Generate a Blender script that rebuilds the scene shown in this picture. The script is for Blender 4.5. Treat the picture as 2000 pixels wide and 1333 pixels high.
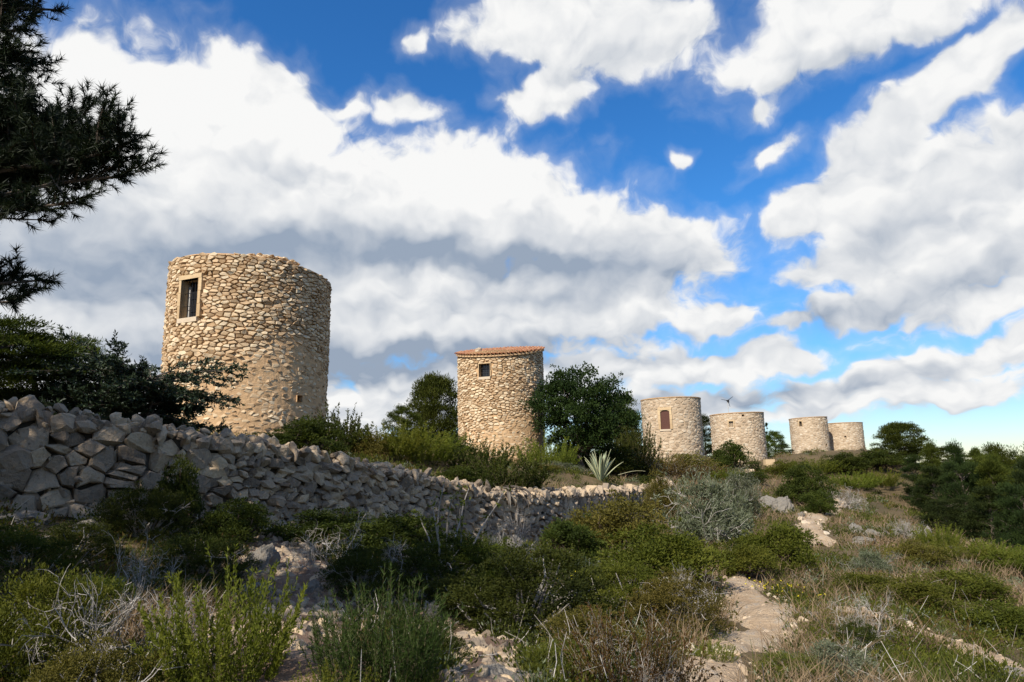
import bpy, bmesh, math, random
import numpy as np
from mathutils import Vector, Matrix
from mathutils.geometry import delaunay_2d_cdt

for _o in list(bpy.data.objects):
    bpy.data.objects.remove(_o, do_unlink=True)
scene = bpy.context.scene
COL = scene.collection
R = math.radians

# ------------------------------------------------------------------ camera
PITCH, ROLL, FPX = R(10.5), -0.022, 1333.3
cam_data = bpy.data.cameras.new('camera')
cam_data.sensor_width = 36.0
cam_data.lens = 36.0 * FPX / 2000.0
cam_data.clip_start = 0.05
cam_data.clip_end = 20000.0
cam = bpy.data.objects.new('camera', cam_data)
COL.objects.link(cam)
CAM_M = Matrix.Rotation(math.pi / 2 + PITCH, 4, 'X') @ Matrix.Rotation(ROLL, 4, 'Z')
cam.matrix_world = CAM_M
scene.camera = cam
CM = np.array(CAM_M)[:3, :3]


def ray(px, py):
    d = CM @ np.array([(px - 1000.0) / FPX, (666.5 - py) / FPX, -1.0])
    return d / np.linalg.norm(d)


def at(px, py, Y):
    d = ray(px, py)
    return d * (Y / d[1])


# ------------------------------------------------------------------ sun, sky, exposure
SUN_AZ, SUN_EL = R(33.0), R(41.0)          # degrees left of straight behind the viewer
SUN_DIR = np.array([-math.sin(SUN_AZ) * math.cos(SUN_EL), -math.cos(SUN_AZ) * math.cos(SUN_EL), math.sin(SUN_EL)])
sun_data = bpy.data.lights.new('sun', 'SUN')
sun_data.energy = 5.0
sun_data.angle = R(0.53)
sun_data.color = (1.0, 0.93, 0.82)
sun = bpy.data.objects.new('sun', sun_data)
COL.objects.link(sun)
sun.rotation_euler = Vector(-SUN_DIR).to_track_quat('-Z', 'Y').to_euler()

scene.view_settings.view_transform = 'Standard'
scene.view_settings.look = 'None'
scene.view_settings.exposure = 0.35
scene.view_settings.gamma = 1.0
scene.view_settings.use_curve_mapping = False
scene.cycles.max_bounces = 6
scene.cycles.diffuse_bounces = 3
scene.cycles.transparent_max_bounces = 6
scene.cycles.use_denoising = True


class Sock:
    """small expression helper so node trees read like formulas"""
    nt = None

    def __init__(self, s):
        self.s = s

    @staticmethod
    def math(op, a, b=None, c=None, clamp=False):
        n = Sock.nt.nodes.new('ShaderNodeMath')
        n.operation = op
        n.use_clamp = clamp
        for i, v in enumerate((a, b, c)):
            if v is None:
                continue
            if isinstance(v, Sock):
                Sock.nt.links.new(v.s, n.inputs[i])
            else:
                n.inputs[i].default_value = v
        return Sock(n.outputs[0])

    def __add__(self, o): return Sock.math('ADD', self, o)
    def __radd__(self, o): return Sock.math('ADD', o, self)
    def __sub__(self, o): return Sock.math('SUBTRACT', self, o)
    def __rsub__(self, o): return Sock.math('SUBTRACT', o, self)
    def __mul__(self, o): return Sock.math('MULTIPLY', self, o)
    def __rmul__(self, o): return Sock.math('MULTIPLY', o, self)
    def __truediv__(self, o): return Sock.math('DIVIDE', self, o)
    def max(self, o): return Sock.math('MAXIMUM', self, o)
    def min(self, o): return Sock.math('MINIMUM', self, o)
    def smax(self, o, k): return Sock.math('SMOOTH_MAX', self, o, k)
    def sqrt(self): return Sock.math('SQRT', self)
    def exp(self): return Sock.math('EXPONENT', self)
    def pow(self, o): return Sock.math('POWER', self, o)

    def step(self, lo, hi, a=0.0, b=1.0, smooth=True):
        n = Sock.nt.nodes.new('ShaderNodeMapRange')
        n.interpolation_type = 'SMOOTHSTEP' if smooth else 'LINEAR'
        Sock.nt.links.new(self.s, n.inputs[0])
        for i, v in enumerate((lo, hi, a, b)):
            n.inputs[i + 1].default_value = v
        return Sock(n.outputs[0])


def vmath(op, a, b=None, scale=None):
    n = Sock.nt.nodes.new('ShaderNodeVectorMath')
    n.operation = op
    for i, v in enumerate((a, b)):
        if v is None:
            continue
        if isinstance(v, Sock):
            Sock.nt.links.new(v.s, n.inputs[i])
        else:
            n.inputs[i].default_value = tuple(v)
    if scale is not None:
        if isinstance(scale, Sock):
            Sock.nt.links.new(scale.s, n.inputs['Scale'])
        else:
            n.inputs['Scale'].default_value = scale
    return Sock(n.outputs['Value'] if op in ('DOT_PRODUCT', 'LENGTH', 'DISTANCE') else n.outputs[0])


def combine(x, y, z):
    n = Sock.nt.nodes.new('ShaderNodeCombineXYZ')
    for i, v in enumerate((x, y, z)):
        if isinstance(v, Sock):
            Sock.nt.links.new(v.s, n.inputs[i])
        else:
            n.inputs[i].default_value = v
    return Sock(n.outputs[0])


def noise(vec, scale, detail=3.0, rough=0.5, distortion=0.0, color=False, dims='3D'):
    n = Sock.nt.nodes.new('ShaderNodeTexNoise')
    n.noise_dimensions = dims
    if vec is not None:
        Sock.nt.links.new(vec.s, n.inputs['Vector'])
    n.inputs['Scale'].default_value = scale
    n.inputs['Detail'].default_value = detail
    n.inputs['Roughness'].default_value = rough
    n.inputs['Distortion'].default_value = distortion
    return Sock(n.outputs['Color'] if color else n.outputs[0])


def voro(vec, scale, feature='F1', smooth=None, detail=0.0):
    n = Sock.nt.nodes.new('ShaderNodeTexVoronoi')
    n.feature = feature
    if vec is not None:
        Sock.nt.links.new(vec.s, n.inputs['Vector'])
    n.inputs['Scale'].default_value = scale
    if 'Detail' in n.inputs:
        n.inputs['Detail'].default_value = detail
    if smooth is not None:
        n.inputs['Smoothness'].default_value = smooth
    return Sock(n.outputs['Distance'])


def mixc(fac, a, b, blend='MIX'):
    n = Sock.nt.nodes.new('ShaderNodeMix')
    n.data_type = 'RGBA'
    n.blend_type = blend
    n.clamp_factor = True
    if isinstance(fac, Sock):
        Sock.nt.links.new(fac.s, n.inputs[0])
    else:
        n.inputs[0].default_value = fac
    for i, v in ((6, a), (7, b)):
        if isinstance(v, Sock):
            Sock.nt.links.new(v.s, n.inputs[i])
        else:
            n.inputs[i].default_value = (v[0], v[1], v[2], 1.0)
    return Sock(n.outputs[2])


world = bpy.data.worlds.new('World')
scene.world = world
world.use_nodes = True
world.cycles.sampling_method = 'NONE'      # an even, broken sky: plain bounces are enough


def build_sky():
    nt = world.node_tree
    nt.nodes.clear()
    Sock.nt = nt
    tc = nt.nodes.new('ShaderNodeTexCoord')
    d0 = vmath('NORMALIZE', Sock(tc.outputs['Generated']))
    sky = nt.nodes.new('ShaderNodeTexSky')
    sky.sky_type = 'NISHITA'
    sky.sun_disc = False
    sky.sun_elevation = SUN_EL
    sky.sun_rotation = math.atan2(SUN_DIR[0], SUN_DIR[1])
    sky.altitude = 100.0
    sky.air_density = 1.0
    sky.dust_density = 0.0
    sky.ozone_density = 3.0
    hs = nt.nodes.new('ShaderNodeHueSaturation')
    nt.links.new(sky.outputs[0], hs.inputs['Color'])
    hs.inputs['Saturation'].default_value = 1.22
    hs.inputs['Value'].default_value = 1.25
    hs.inputs['Hue'].default_value = 0.502
    sz = nt.nodes.new('ShaderNodeSeparateXYZ')
    nt.links.new(d0.s, sz.inputs[0])
    blue = mixc(1.0, Sock(hs.outputs[0]), mixc(Sock(sz.outputs[2]).step(-0.02, 0.30), (0.64, 0.71, 0.86), (0.58, 1.02, 1.25)), 'MULTIPLY')

    # cloud masses: (px, py, half width, half height, tilt deg, weight) -> sky directions
    M = [
        (240, 268, 290, 142, 0, 1.15), (430, 205, 160, 78, -14, 1.0), (560, 235, 130, 75, -25, .85), (40, 470, 420, 240, 0, 1.22), (120, 220, 110, 95, 0, 1.0),
        (760, 398, 320, 112, 4, 1.15), (960, 405, 205, 108, -14, 1.1), (1130, 460, 180, 92, -22, 1.1), (1260, 485, 165, 75, -14, 1.0),
        (460, 540, 700, 150, 0, 1.22), (1100, 580, 270, 90, 0, 1.1), (620, 430, 420, 120, 0, 1.2), (420, 330, 260, 130, -10, 1.15), (780, 205, 60, 24, 0, .7), (650, 195, 80, 24, 12, .6),
        (1060, 30, 125, 75, 0, 1.0), (1250, 60, 120, 70, -12, 1.0), (1070, 175, 92, 48, 12, 1.0),
        (1650, 0, 200, 85, 14, 1.0), (1580, 90, 90, 50, 5, .9), (1830, 0, 170, 50, 10, .8),
        (1850, 165, 155, 45, 30, 1.0), (1730, 270, 130, 50, 35, 1.0), (1640, 392, 115, 52, 20, 1.0), (1790, 390, 170, 85, 15, 1.0),
        (1960, 350, 110, 80, 10, .95), (1900, 490, 200, 70, 10, 1.0), (1700, 505, 125, 48, 8, .95), (1760, 575, 160, 36, 10, .9), (1940, 590, 150, 40, 12, .8),
        (1470, 216, 32, 22, 0, .6), (820, 82, 20, 14, 0, .38), (1505, 300, 46, 24, 18, .55), (1315, 326, 12, 12, 0, .35),
        (1390, 625, 75, 34, 5, .95), (1250, 620, 80, 34, 0, .9), (1440, 712, 140, 28, 3, .8), (1570, 702, 60, 22, 3, .8), (1760, 730, 250, 30, 8, .75), (1930, 690, 130, 30, 12, .75), (1700, 775, 260, 20, 6, .6), (1880, 770, 120, 16, 8, .6), (1560, 640, 60, 14, 5, .5), (1330, 700, 60, 22, 0, .8), (1640, 745, 90, 18, 4, .7),
        (200, 660, 500, 50, 0, .95), (300, 780, 700, 70, 0, .9), (800, 650, 460, 50, 0, .9), (1000, 735, 420, 44, 0, .9), (1250, 790, 330, 30, 0, .7),
    ]

    def field(v):
        f = None
        for (px, py, hw, hh, tilt, w) in M:
            c = ray(px, py)
            r = np.cross(c, (0, 0, 1.0)); r /= np.linalg.norm(r)
            u = np.cross(r, c)
            t = R(tilt)
            e1 = (r * math.cos(t) + u * math.sin(t)) * (FPX / hw)
            e2 = (-r * math.sin(t) + u * math.cos(t)) * (FPX / hh)
            a = vmath('DOT_PRODUCT', v, e1)
            b = vmath('DOT_PRODUCT', v, e2)
            k = Sock.math('MULTIPLY_ADD', a, a, b * b)
            g = Sock.math('MULTIPLY_ADD', k.sqrt(), -w, w * 1.24)
            f = g if f is None else f.smax(g, 0.18)
        return f

    # domain warp for billowing edges
    sx = nt.nodes.new('ShaderNodeSeparateXYZ')
    nt.links.new(d0.s, sx.inputs[0])
    elev = Sock(sx.outputs[2])
    warp1 = vmath('SUBTRACT', noise(d0, 10.0, 3.0, 0.58, color=True), (0.5, 0.5, 0.5))
    dw = vmath('ADD', d0, vmath('SCALE', warp1, scale=0.085))
    F = field(dw)
    # outside the masses in view the sky carries on with the same kind of broken cloud
    flat = vmath('MULTIPLY', d0, (1.0, 1.0, 2.2))
    wide = noise(flat, 2.6, 1.0, 0.5)
    inview = vmath('DOT_PRODUCT', d0, ray(1000, 560)).step(0.70, 0.80)
    general = wide.step(0.40, 0.66, -0.55, 0.75, smooth=False)
    F = F * inview + (1.0 - inview) * general
    # fine billows: rounded lobes plus a little fibre at the edges
    def layered(v):                      # cloud banks flatten towards the horizon
        q = nt.nodes.new('ShaderNodeSeparateXYZ'); nt.links.new(v.s, q.inputs[0])
        return combine(Sock(q.outputs[0]), Sock(q.outputs[1]), (Sock(q.outputs[2]).max(0.0) + 0.015).sqrt() * 1.45)
    dn = layered(dw)
    fine = noise(dn, 15.0, 6.0, 0.57)
    bil = voro(dn, 17.0, 'F1', detail=1.0)
    dens = F + (fine - 0.5) * 1.3 + (0.45 - bil) * 0.36
    mask = dens.step(-0.08, 0.26) * 0.78 + dens.step(-0.55, 0.25) * 0.22      # solid billows inside a thin veil
    # relief: compare billows with a sample shifted up towards the light
    dup = layered(vmath('ADD', dw, (-0.006, 0.0, 0.018)))
    fine2 = noise(dup, 15.0, 2.0, 0.45)
    bil2 = voro(dup, 17.0, 'F1')
    relief = (fine - fine2) * 1.15 + (bil2 - bil) * 0.5
    dlow = vmath('ADD', d0, vmath('SCALE', warp1, scale=0.10))
    # grey undersides: placed masses of thicker cloud
    G = [(690, 495, 420, 45, 3, 1.0), (1150, 528, 240, 34, -8, .95), (120, 480, 330, 70, 8, .55), (560, 330, 220, 40, 12, .22),
         (330, 600, 330, 50, 0, .6), (900, 690, 420, 30, 2, .95), (480, 700, 420, 34, 0, .8), (1210, 130, 130, 34, -6, .35), (1640, 130, 130, 26, 6, .4),
         (1780, 430, 160, 30, 20, .35), (1890, 545, 190, 34, 12, .45), (1650, 610, 150, 24, 5, .45), (1500, 765, 300, 18, 3, .55),
         (980, 590, 200, 22, 0, .55), (1100, 800, 500, 26, 0, .45), (300, 190, 260, 70, 0, -.4), (860, 320, 280, 60, -10, -.4)]
    gs = None
    for (px, py, hw, hh, tilt, w) in G:
        c = ray(px, py)
        r = np.cross(c, (0, 0, 1.0)); r /= np.linalg.norm(r)
        u = np.cross(r, c); t = R(tilt)
        a = vmath('DOT_PRODUCT', dlow, (r * math.cos(t) + u * math.sin(t)) * (FPX / hw))
        b = vmath('DOT_PRODUCT', dlow, (-r * math.sin(t) + u * math.cos(t)) * (FPX / hh))
        k = Sock.math('MULTIPLY_ADD', a, a, b * b)
        g = (k * -0.9).exp() * w
        gs = g if gs is None else gs + g
    bands = noise(vmath('MULTIPLY', dlow, (1.0, 1.0, 4.0)), 5.0, 2.0, 0.5)
    gs = gs * inview + (1.0 - inview) * bands.step(0.4, 0.7)
    thick = dens.step(0.1, 1.1)
    shade = gs * 0.82 + (bands - 0.5) * 0.8 * thick - relief * (1.0 - thick * 0.45) + thick * 0.03
    shade = Sock.math('ADD', shade, 0.02, clamp=True)
    white = (0.74, 0.74, 0.735)
    grey = (0.25, 0.305, 0.39)
    ccol = mixc(shade, white, grey)
    # thin low band of cloud towards the horizon
    bgB = nt.nodes.new('ShaderNodeBackground'); nt.links.new(blue.s, bgB.inputs[0]); bgB.inputs[1].default_value = 0.086
    bgC = nt.nodes.new('ShaderNodeBackground'); nt.links.new(ccol.s, bgC.inputs[0]); bgC.inputs[1].default_value = 1.0
    mx = nt.nodes.new('ShaderNodeMixShader')
    nt.links.new((mask * elev.step(-0.02, 0.03)).s, mx.inputs[0])
    nt.links.new(bgB.outputs[0], mx.inputs[1]); nt.links.new(bgC.outputs[0], mx.inputs[2])
    out = nt.nodes.new('ShaderNodeOutputWorld')
    nt.links.new(mx.outputs[0], out.inputs[0])


build_sky()

# ------------------------------------------------------------------ mesh helpers
rng = np.random.default_rng(7)


class Geo:
    """collects faces (numpy) and links them as ONE mesh object"""

    def __init__(self):
        self.v, self.f, self.r, self.n = [], [], [], 0

    def add(self, v, f, r=None):
        v = np.asarray(v, dtype=np.float32).reshape(-1, 3)
        f = np.asarray(f, dtype=np.int32)
        if len(f) == 0:
            return self
        if r is None:
            r = np.full(len(f), 0.5)
        r = np.broadcast_to(np.asarray(r, dtype=np.float32), (len(f),))
        self.v.append(v); self.f.append(f + self.n); self.r.append(r); self.n += len(v)
        return self

    def mesh(self, name, mat, smooth=False):
        V = np.concatenate(self.v)
        me = bpy.data.meshes.new(name)
        me.vertices.add(len(V)); me.vertices.foreach_set('co', V.ravel())
        loops = np.concatenate([f.ravel() for f in self.f]).astype(np.int32)
        tot = np.concatenate([np.full(len(f), f.shape[1], dtype=np.int32) for f in self.f])
        start = np.concatenate([[0], np.cumsum(tot)[:-1]]).astype(np.int32)
        me.loops.add(len(loops)); me.loops.foreach_set('vertex_index', loops)
        me.polygons.add(len(tot)); me.polygons.foreach_set('loop_start', start)
        me.update(calc_edges=True)
        a = me.attributes.new('rnd', 'FLOAT', 'FACE')
        a.data.foreach_set('value', np.concatenate(self.r).astype(np.float32))
        me.polygons.foreach_set('use_smooth', np.full(len(tot), smooth))
        me.materials.append(mat)
        return me

    def build(self, name, mat, parent=None, smooth=False, kind=None):
        return link(name, self.mesh(name, mat, smooth), parent, kind)


def link(name, data, parent=None, kind=None):
    o = bpy.data.objects.new(name, data)
    COL.objects.link(o)
    if parent is not None:
        o.parent = parent
    if kind:
        o['kind'] = kind
    return o


def tag(o, label, cat, group=None, kind=None):
    o['label'] = label
    o['category'] = cat
    if group:
        o['group'] = group
    if kind:
        o['kind'] = kind
    return o


def thing(name, label, cat, loc=(0, 0, 0), rz=0.0, group=None):
    o = bpy.data.objects.new(name, None)
    o.empty_display_size = 0.2
    COL.objects.link(o)
    o.location = loc
    o.rotation_euler = (0, 0, rz)
    return tag(o, label, cat, group)


def copy_tree(o, parent=None):
    c = o.copy()
    COL.objects.link(c)
    c.parent = parent
    for ch in o.children:
        copy_tree(ch, c)
    return c


def box(geo, x0, x1, y0, y1, z0, z1, M=None, r=0.5):
    v = np.array([[x, y, z] for x in (x0, x1) for y in (y0, y1) for z in (z0, z1)], float)
    f = np.array([[0, 1, 3, 2], [4, 6, 7, 5], [0, 4, 5, 1], [2, 3, 7, 6], [0, 2, 6, 4], [1, 5, 7, 3]])
    if M is not None:
        v = v @ np.asarray(M)[:3, :3].T + np.asarray(M)[:3, 3]
    geo.add(v, f, r)


def tube(geo, P, rad, k=5, r=0.5, cap=False):
    P = np.asarray(P, float)
    n = len(P)
    rad = np.broadcast_to(np.asarray(rad, float), (n,))
    T = np.gradient(P, axis=0)
    T /= np.linalg.norm(T, axis=1, keepdims=True) + 1e-9
    ref = np.array([0, 0, 1.0]) if abs(T[0, 2]) < 0.9 else np.array([1.0, 0, 0])
    A = np.cross(T, ref); A /= np.linalg.norm(A, axis=1, keepdims=True) + 1e-9
    B = np.cross(T, A)
    ang = np.arange(k) * 2 * math.pi / k
    V = P[:, None] + rad[:, None, None] * (A[:, None] * np.cos(ang)[None, :, None] + B[:, None] * np.sin(ang)[None, :, None])
    i = np.arange(n - 1)[:, None] * k
    j = np.arange(k)[None]
    F = np.stack([i + j, i + (j + 1) % k, i + k + (j + 1) % k, i + k + j], -1).reshape(-1, 4)
    geo.add(V, F, r)


def unit(a):
    return a / (np.linalg.norm(a, axis=-1, keepdims=True) + 1e-9)


def rand_dirs(n, g=rng):
    return unit(g.normal(size=(n, 3)))


def leaves(geo, P, D, L, W, g=rng, r=None, fold=0.25, N=None):
    """rhombic leaves: P base points, D directions, L length, W width"""
    n = len(P)
    D = unit(D)
    if N is None:
        N = rand_dirs(n, g)
    S = unit(np.cross(D, N))
    U = np.cross(S, D)
    L = np.broadcast_to(L, (n,))[:, None]; W = np.broadcast_to(W, (n,))[:, None]
    m = P + D * L * 0.5
    V = np.stack([P, m + S * W * 0.5 + U * W * fold, P + D * L, m - S * W * 0.5 + U * W * fold], 1)
    F = np.arange(n * 4).reshape(n, 4)
    geo.add(V, F, g.random(n) if r is None else r)


def blades(geo, P, D, L, W, g=rng, r=None, bend=0.0):
    """thin needles / grass blades: one triangle, or two segments when bent"""
    n = len(P)
    D = unit(D)
    S = unit(np.cross(D, rand_dirs(n, g)))
    L = np.broadcast_to(L, (n,))[:, None]; W = np.broadcast_to(W, (n,))[:, None]
    rr = g.random(n) if r is None else np.broadcast_to(r, (n,))
    if bend == 0.0:
        V = np.stack([P - S * W * 0.5, P + S * W * 0.5, P + D * L], 1)
        geo.add(V, np.arange(n * 3).reshape(n, 3), rr)
    else:
        H = unit(D * np.array([1, 1, 0.0]) + 1e-4)
        M = P + D * L * 0.55
        D2 = unit(D + H * bend - np.array([0, 0, bend * 0.6]))
        V = np.stack([P - S * W * 0.5, P + S * W * 0.5, M + S * W * 0.36, M - S * W * 0.36, M + D2 * L * 0.5], 1)
        b = np.arange(n)[:, None] * 5
        geo.add(V, b + np.array([[0, 1, 2, 3]]), rr)
        geo.v.append(np.zeros((0, 3), np.float32))
        geo.f.append((b + np.array([[3, 2, 4]])).astype(np.int32) + geo.n - n * 5)
        geo.r.append(np.asarray(rr, np.float32))


# ------------------------------------------------------------------ value noise (numpy)
_PERM = np.random.default_rng(3).random((256, 256))


def vnoise(x, y, s=0):
    x = np.asarray(x, float) + s * 17.3; y = np.asarray(y, float) + s * 9.7
    xi = np.floor(x).astype(int); yi = np.floor(y).astype(int)
    fx = x - xi; fy = y - yi
    fx = fx * fx * (3 - 2 * fx); fy = fy * fy * (3 - 2 * fy)
    h = lambda i, j: _PERM[i & 255, j & 255]
    return (h(xi, yi) * (1 - fx) * (1 - fy) + h(xi + 1, yi) * fx * (1 - fy) + h(xi, yi + 1) * (1 - fx) * fy + h(xi + 1, yi + 1) * fx * fy) - 0.5


# ------------------------------------------------------------------ materials
def new_mat(name):
    m = bpy.data.materials.new(name)
    m.use_nodes = True
    nt = m.node_tree
    Sock.nt = nt
    b = nt.nodes['Principled BSDF']
    return m, nt, b


def attr(name='rnd'):
    n = Sock.nt.nodes.new('ShaderNodeAttribute')
    n.attribute_name = name
    return Sock(n.outputs['Fac'])


def objpos():
    return Sock(Sock.nt.nodes.new('ShaderNodeTexCoord').outputs['Object'])


def worldpos():
    return Sock(Sock.nt.nodes.new('ShaderNodeNewGeometry').outputs['Position'])


def obrand():
    return Sock(Sock.nt.nodes.new('ShaderNodeObjectInfo').outputs['Random'])


def ramp(fac, stops):
    n = Sock.nt.nodes.new('ShaderNodeValToRGB')
    e = n.color_ramp.elements
    while len(e) < len(stops):
        e.new(0.5)
    for el, (p, c) in zip(e, stops):
        el.position = p
        el.color = (c[0], c[1], c[2], 1)
    Sock.nt.links.new(fac.s, n.inputs[0])
    return Sock(n.outputs[0])


def bump(b, h, strength, dist):
    n = Sock.nt.nodes.new('ShaderNodeBump')
    n.inputs['Strength'].default_value = strength
    n.inputs['Distance'].default_value = dist
    Sock.nt.links.new(h.s, n.inputs['Height'])
    Sock.nt.links.new(n.outputs[0], b.inputs['Normal'])


def stone_mat(name, stops, stain, stain_amt=0.5, lichen=None, scale=1.0, rough=0.92, bstr=0.6, bdist=0.03):
    m, nt, b = new_mat(name)
    p = worldpos()
    r = attr()
    n1 = noise(p, 1.1 * scale, 3.0, 0.6)
    n0 = noise(p, 3.2 * scale, 3.0, 0.6)
    n2 = noise(p, 9.0 * scale, 4.0, 0.65)
    n3 = noise(p, 45.0 * scale, 2.0, 0.6)
    c = ramp(r * 0.75 + n1 * 0.3 + (n2 - 0.5) * 0.35, stops)
    c = mixc((n2.step(0.48, 0.72)) * stain_amt, c, stain)
    if lichen is not None:
        c = mixc(noise(p, 5.0 * scale, 5.0, 0.7).step(0.58, 0.70) * 0.7, c, lichen)
    c = mixc(n3.step(0.25, 0.75) * 0.22, c, (0.9, 0.88, 0.85), 'OVERLAY')
    nt.links.new(c.s, b.inputs['Base Color'])
    b.inputs['Roughness'].default_value = rough
    b.inputs['Specular IOR Level'].default_value = 0.15
    bump(b, n0 * 1.2 + n2 * 0.6 + n3 * 0.25, bstr, bdist)
    return m


def leaf_mat(name, stops, trans=0.3, rough=0.65, spec=0.12, hue_obj=0.12):
    m, nt, b = new_mat(name)
    r = attr()
    p = worldpos()
    n1 = noise(p, 1.3, 2.0, 0.5)
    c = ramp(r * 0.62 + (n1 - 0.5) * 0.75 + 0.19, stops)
    hs = nt.nodes.new('ShaderNodeHueSaturation')
    nt.links.new(c.s, hs.inputs['Color'])
    o = obrand()
    nt.links.new((o * 0.03 + 0.485).s, hs.inputs['Hue'])
    nt.links.new((o * hue_obj * 3 + (1.0 - hue_obj * 1.5)).s, hs.inputs['Value'])
    c = Sock(hs.outputs[0])
    nt.links.new(c.s, b.inputs['Base Color'])
    b.inputs['Roughness'].default_value = rough
    b.inputs['Specular IOR Level'].default_value = spec
    if trans > 0:
        t = nt.nodes.new('ShaderNodeBsdfTranslucent')
        nt.links.new(mixc(1.0, c, (1.35, 1.3, 0.6), 'MULTIPLY').s, t.inputs[0])
        mx = nt.nodes.new('ShaderNodeMixShader')
        mx.inputs[0].default_value = trans
        nt.links.new(b.outputs[0], mx.inputs[1]); nt.links.new(t.outputs[0], mx.inputs[2])
        nt.links.new(mx.outputs[0], nt.nodes['Material Output'].inputs[0])
    return m


def plain_mat(name, col, rough=0.6, var=0.25, scale=20.0, metal=0.0, spec=0.3):
    m, nt, b = new_mat(name)
    n1 = noise(objpos(), scale, 3.0, 0.6)
    c = mixc(n1, tuple(x * (1 - var) for x in col), tuple(min(1, x * (1 + var)) for x in col))
    nt.links.new(c.s, b.inputs['Base Color'])
    b.inputs['Roughness'].default_value = rough
    b.inputs['Metallic'].default_value = metal
    b.inputs['Specular IOR Level'].default_value = spec
    bump(b, n1, 0.3, 0.01)
    return m


MAT = {}
MAT['stone_warm'] = stone_mat('warm limestone', [(0.15, (.31, .20, .105)), (0.40, (.47, .33, .195)), (0.62, (.57, .42, .262)), (0.85, (.64, .50, .34))],
                              (.40, .265, .155), 0.45, lichen=(.30, .26, .20))
MAT['mortar_warm'] = stone_mat('ochre lime mortar', [(0.2, (.43, .27, .142)), (0.8, (.60, .405, .228))], (.44, .28, .15), 0.5, bdist=0.05, bstr=0.9)
MAT['stone_pale'] = stone_mat('pale limestone', [(0.15, (.29, .21, .135)), (0.40, (.42, .325, .22)), (0.65, (.485, .385, .27)), (0.88, (.54, .45, .335))],
                              (.40, .29, .20), 0.40, lichen=(.30, .27, .22), scale=0.8)
MAT['mortar_pale'] = stone_mat('pale lime mortar', [(0.2, (.40, .295, .195)), (0.8, (.49, .38, .262))], (.37, .265, .17), 0.4, bdist=0.06, bstr=0.9)
MAT['stone_grey'] = stone_mat('grey dry limestone', [(0.12, (.145, .115, .085)), (0.40, (.27, .213, .155)), (0.65, (.375, .295, .208)), (0.9, (.50, .375, .235))],
                              (.30, .20, .115), 0.65, lichen=(.085, .072, .056), scale=1.7, bstr=1.0, bdist=0.045)
MAT['rock'] = stone_mat('weathered karst rock', [(0.15, (.09, .080, .068)), (0.45, (.18, .163, .138)), (0.8, (.29, .26, .215))],
                        (.20, .15, .10), 0.6, lichen=(.085, .085, .08), scale=2.2, bstr=1.0, bdist=0.06)
MAT['path_stone'] = stone_mat('cream path stone', [(0.15, (.34, .255, .17)), (0.5, (.46, .36, .25)), (0.85, (.54, .45, .34))], (.36, .26, .165), 0.5, lichen=(.27, .23, .18), scale=2.0)
MAT['sandstone'] = stone_mat('yellow sandstone', [(0.2, (.40, .275, .15)), (0.8, (.55, .41, .245))], (.34, .235, .135), 0.5, lichen=(.33, .25, .16), scale=1.3, bdist=0.02)
MAT['earth_core'] = stone_mat('earth packing', [(0.2, (.045, .038, .03)), (0.8, (.08, .068, .052))], (.06, .05, .04), 0.4)
MAT['tile'] = stone_mat('terracotta tile', [(0.15, (.30, .115, .055)), (0.5, (.42, .18, .085)), (0.85, (.48, .26, .14))], (.28, .16, .10), 0.4, lichen=(.24, .20, .15), scale=2.0, bdist=0.01)
MAT['iron'] = plain_mat('dark iron', (.03, .028, .028), 0.5, 0.3, 30, 0.6)
MAT['glass_dark'] = plain_mat('dark window pane', (.018, .02, .024), 0.12, 0.2, 3, 0.0, 0.5)
MAT['wood_dark'] = plain_mat('red brown shutter wood', (.10, .038, .025), 0.55, 0.35, 14)
MAT['white_frame'] = plain_mat('weathered white frame', (.45, .43, .40), 0.5, 0.15, 25)
MAT['dark_void'] = plain_mat('unlit hole backing', (.05, .04, .032), 0.9, 0.2, 5)  # near-black colour paints in the unlit depth of the openings
MAT['bark'] = stone_mat('grey brown bark', [(0.2, (.07, .052, .04)), (0.8, (.15, .12, .095))], (.06, .045, .035), 0.5, scale=3.0)
MAT['twig_grey'] = stone_mat('bleached dead twig', [(0.15, (.16, .14, .12)), (0.5, (.29, .26, .225)), (0.85, (.44, .405, .36))], (.19, .16, .13), 0.3, scale=4.0)
MAT['twig_green'] = leaf_mat('green shoot bark', [(0.1, (.07, .07, .025)), (0.9, (.14, .13, .05))], 0.0)
MAT['twig_brown'] = stone_mat('brown twig', [(0.2, (.06, .042, .03)), (0.8, (.14, .10, .07))], (.08, .06, .04), 0.3, scale=4.0)
MAT['lentisk'] = leaf_mat('dark evergreen leaf', [(0.1, (.016, .023, .005)), (0.45, (.038, .050, .008)), (0.8, (.074, .086, .013)), (0.98, (.12, .112, .022))])
MAT['carob'] = leaf_mat('glossy dark leaf', [(0.1, (.010, .019, .005)), (0.5, (.022, .038, .008)), (0.9, (.048, .068, .013))], 0.2, 0.6, 0.12)
MAT['yellowgreen'] = leaf_mat('yellow green shoot', [(0.1, (.065, .085, .012)), (0.5, (.125, .150, .018)), (0.9, (.21, .215, .032))], 0.38)
MAT['freshgreen'] = leaf_mat('fresh green leaf', [(0.1, (.040, .052, .007)), (0.5, (.088, .102, .013)), (0.9, (.155, .155, .024))], 0.35)
MAT['rosemary'] = leaf_mat('needle green', [(0.1, (.018, .032, .008)), (0.5, (.038, .062, .013)), (0.9, (.068, .095, .024))], 0.25)
MAT['olive'] = leaf_mat('silver green leaf', [(0.1, (.060, .072, .036)), (0.5, (.110, .125, .068)), (0.9, (.20, .21, .14))], 0.2, 0.5, 0.3)
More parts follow.
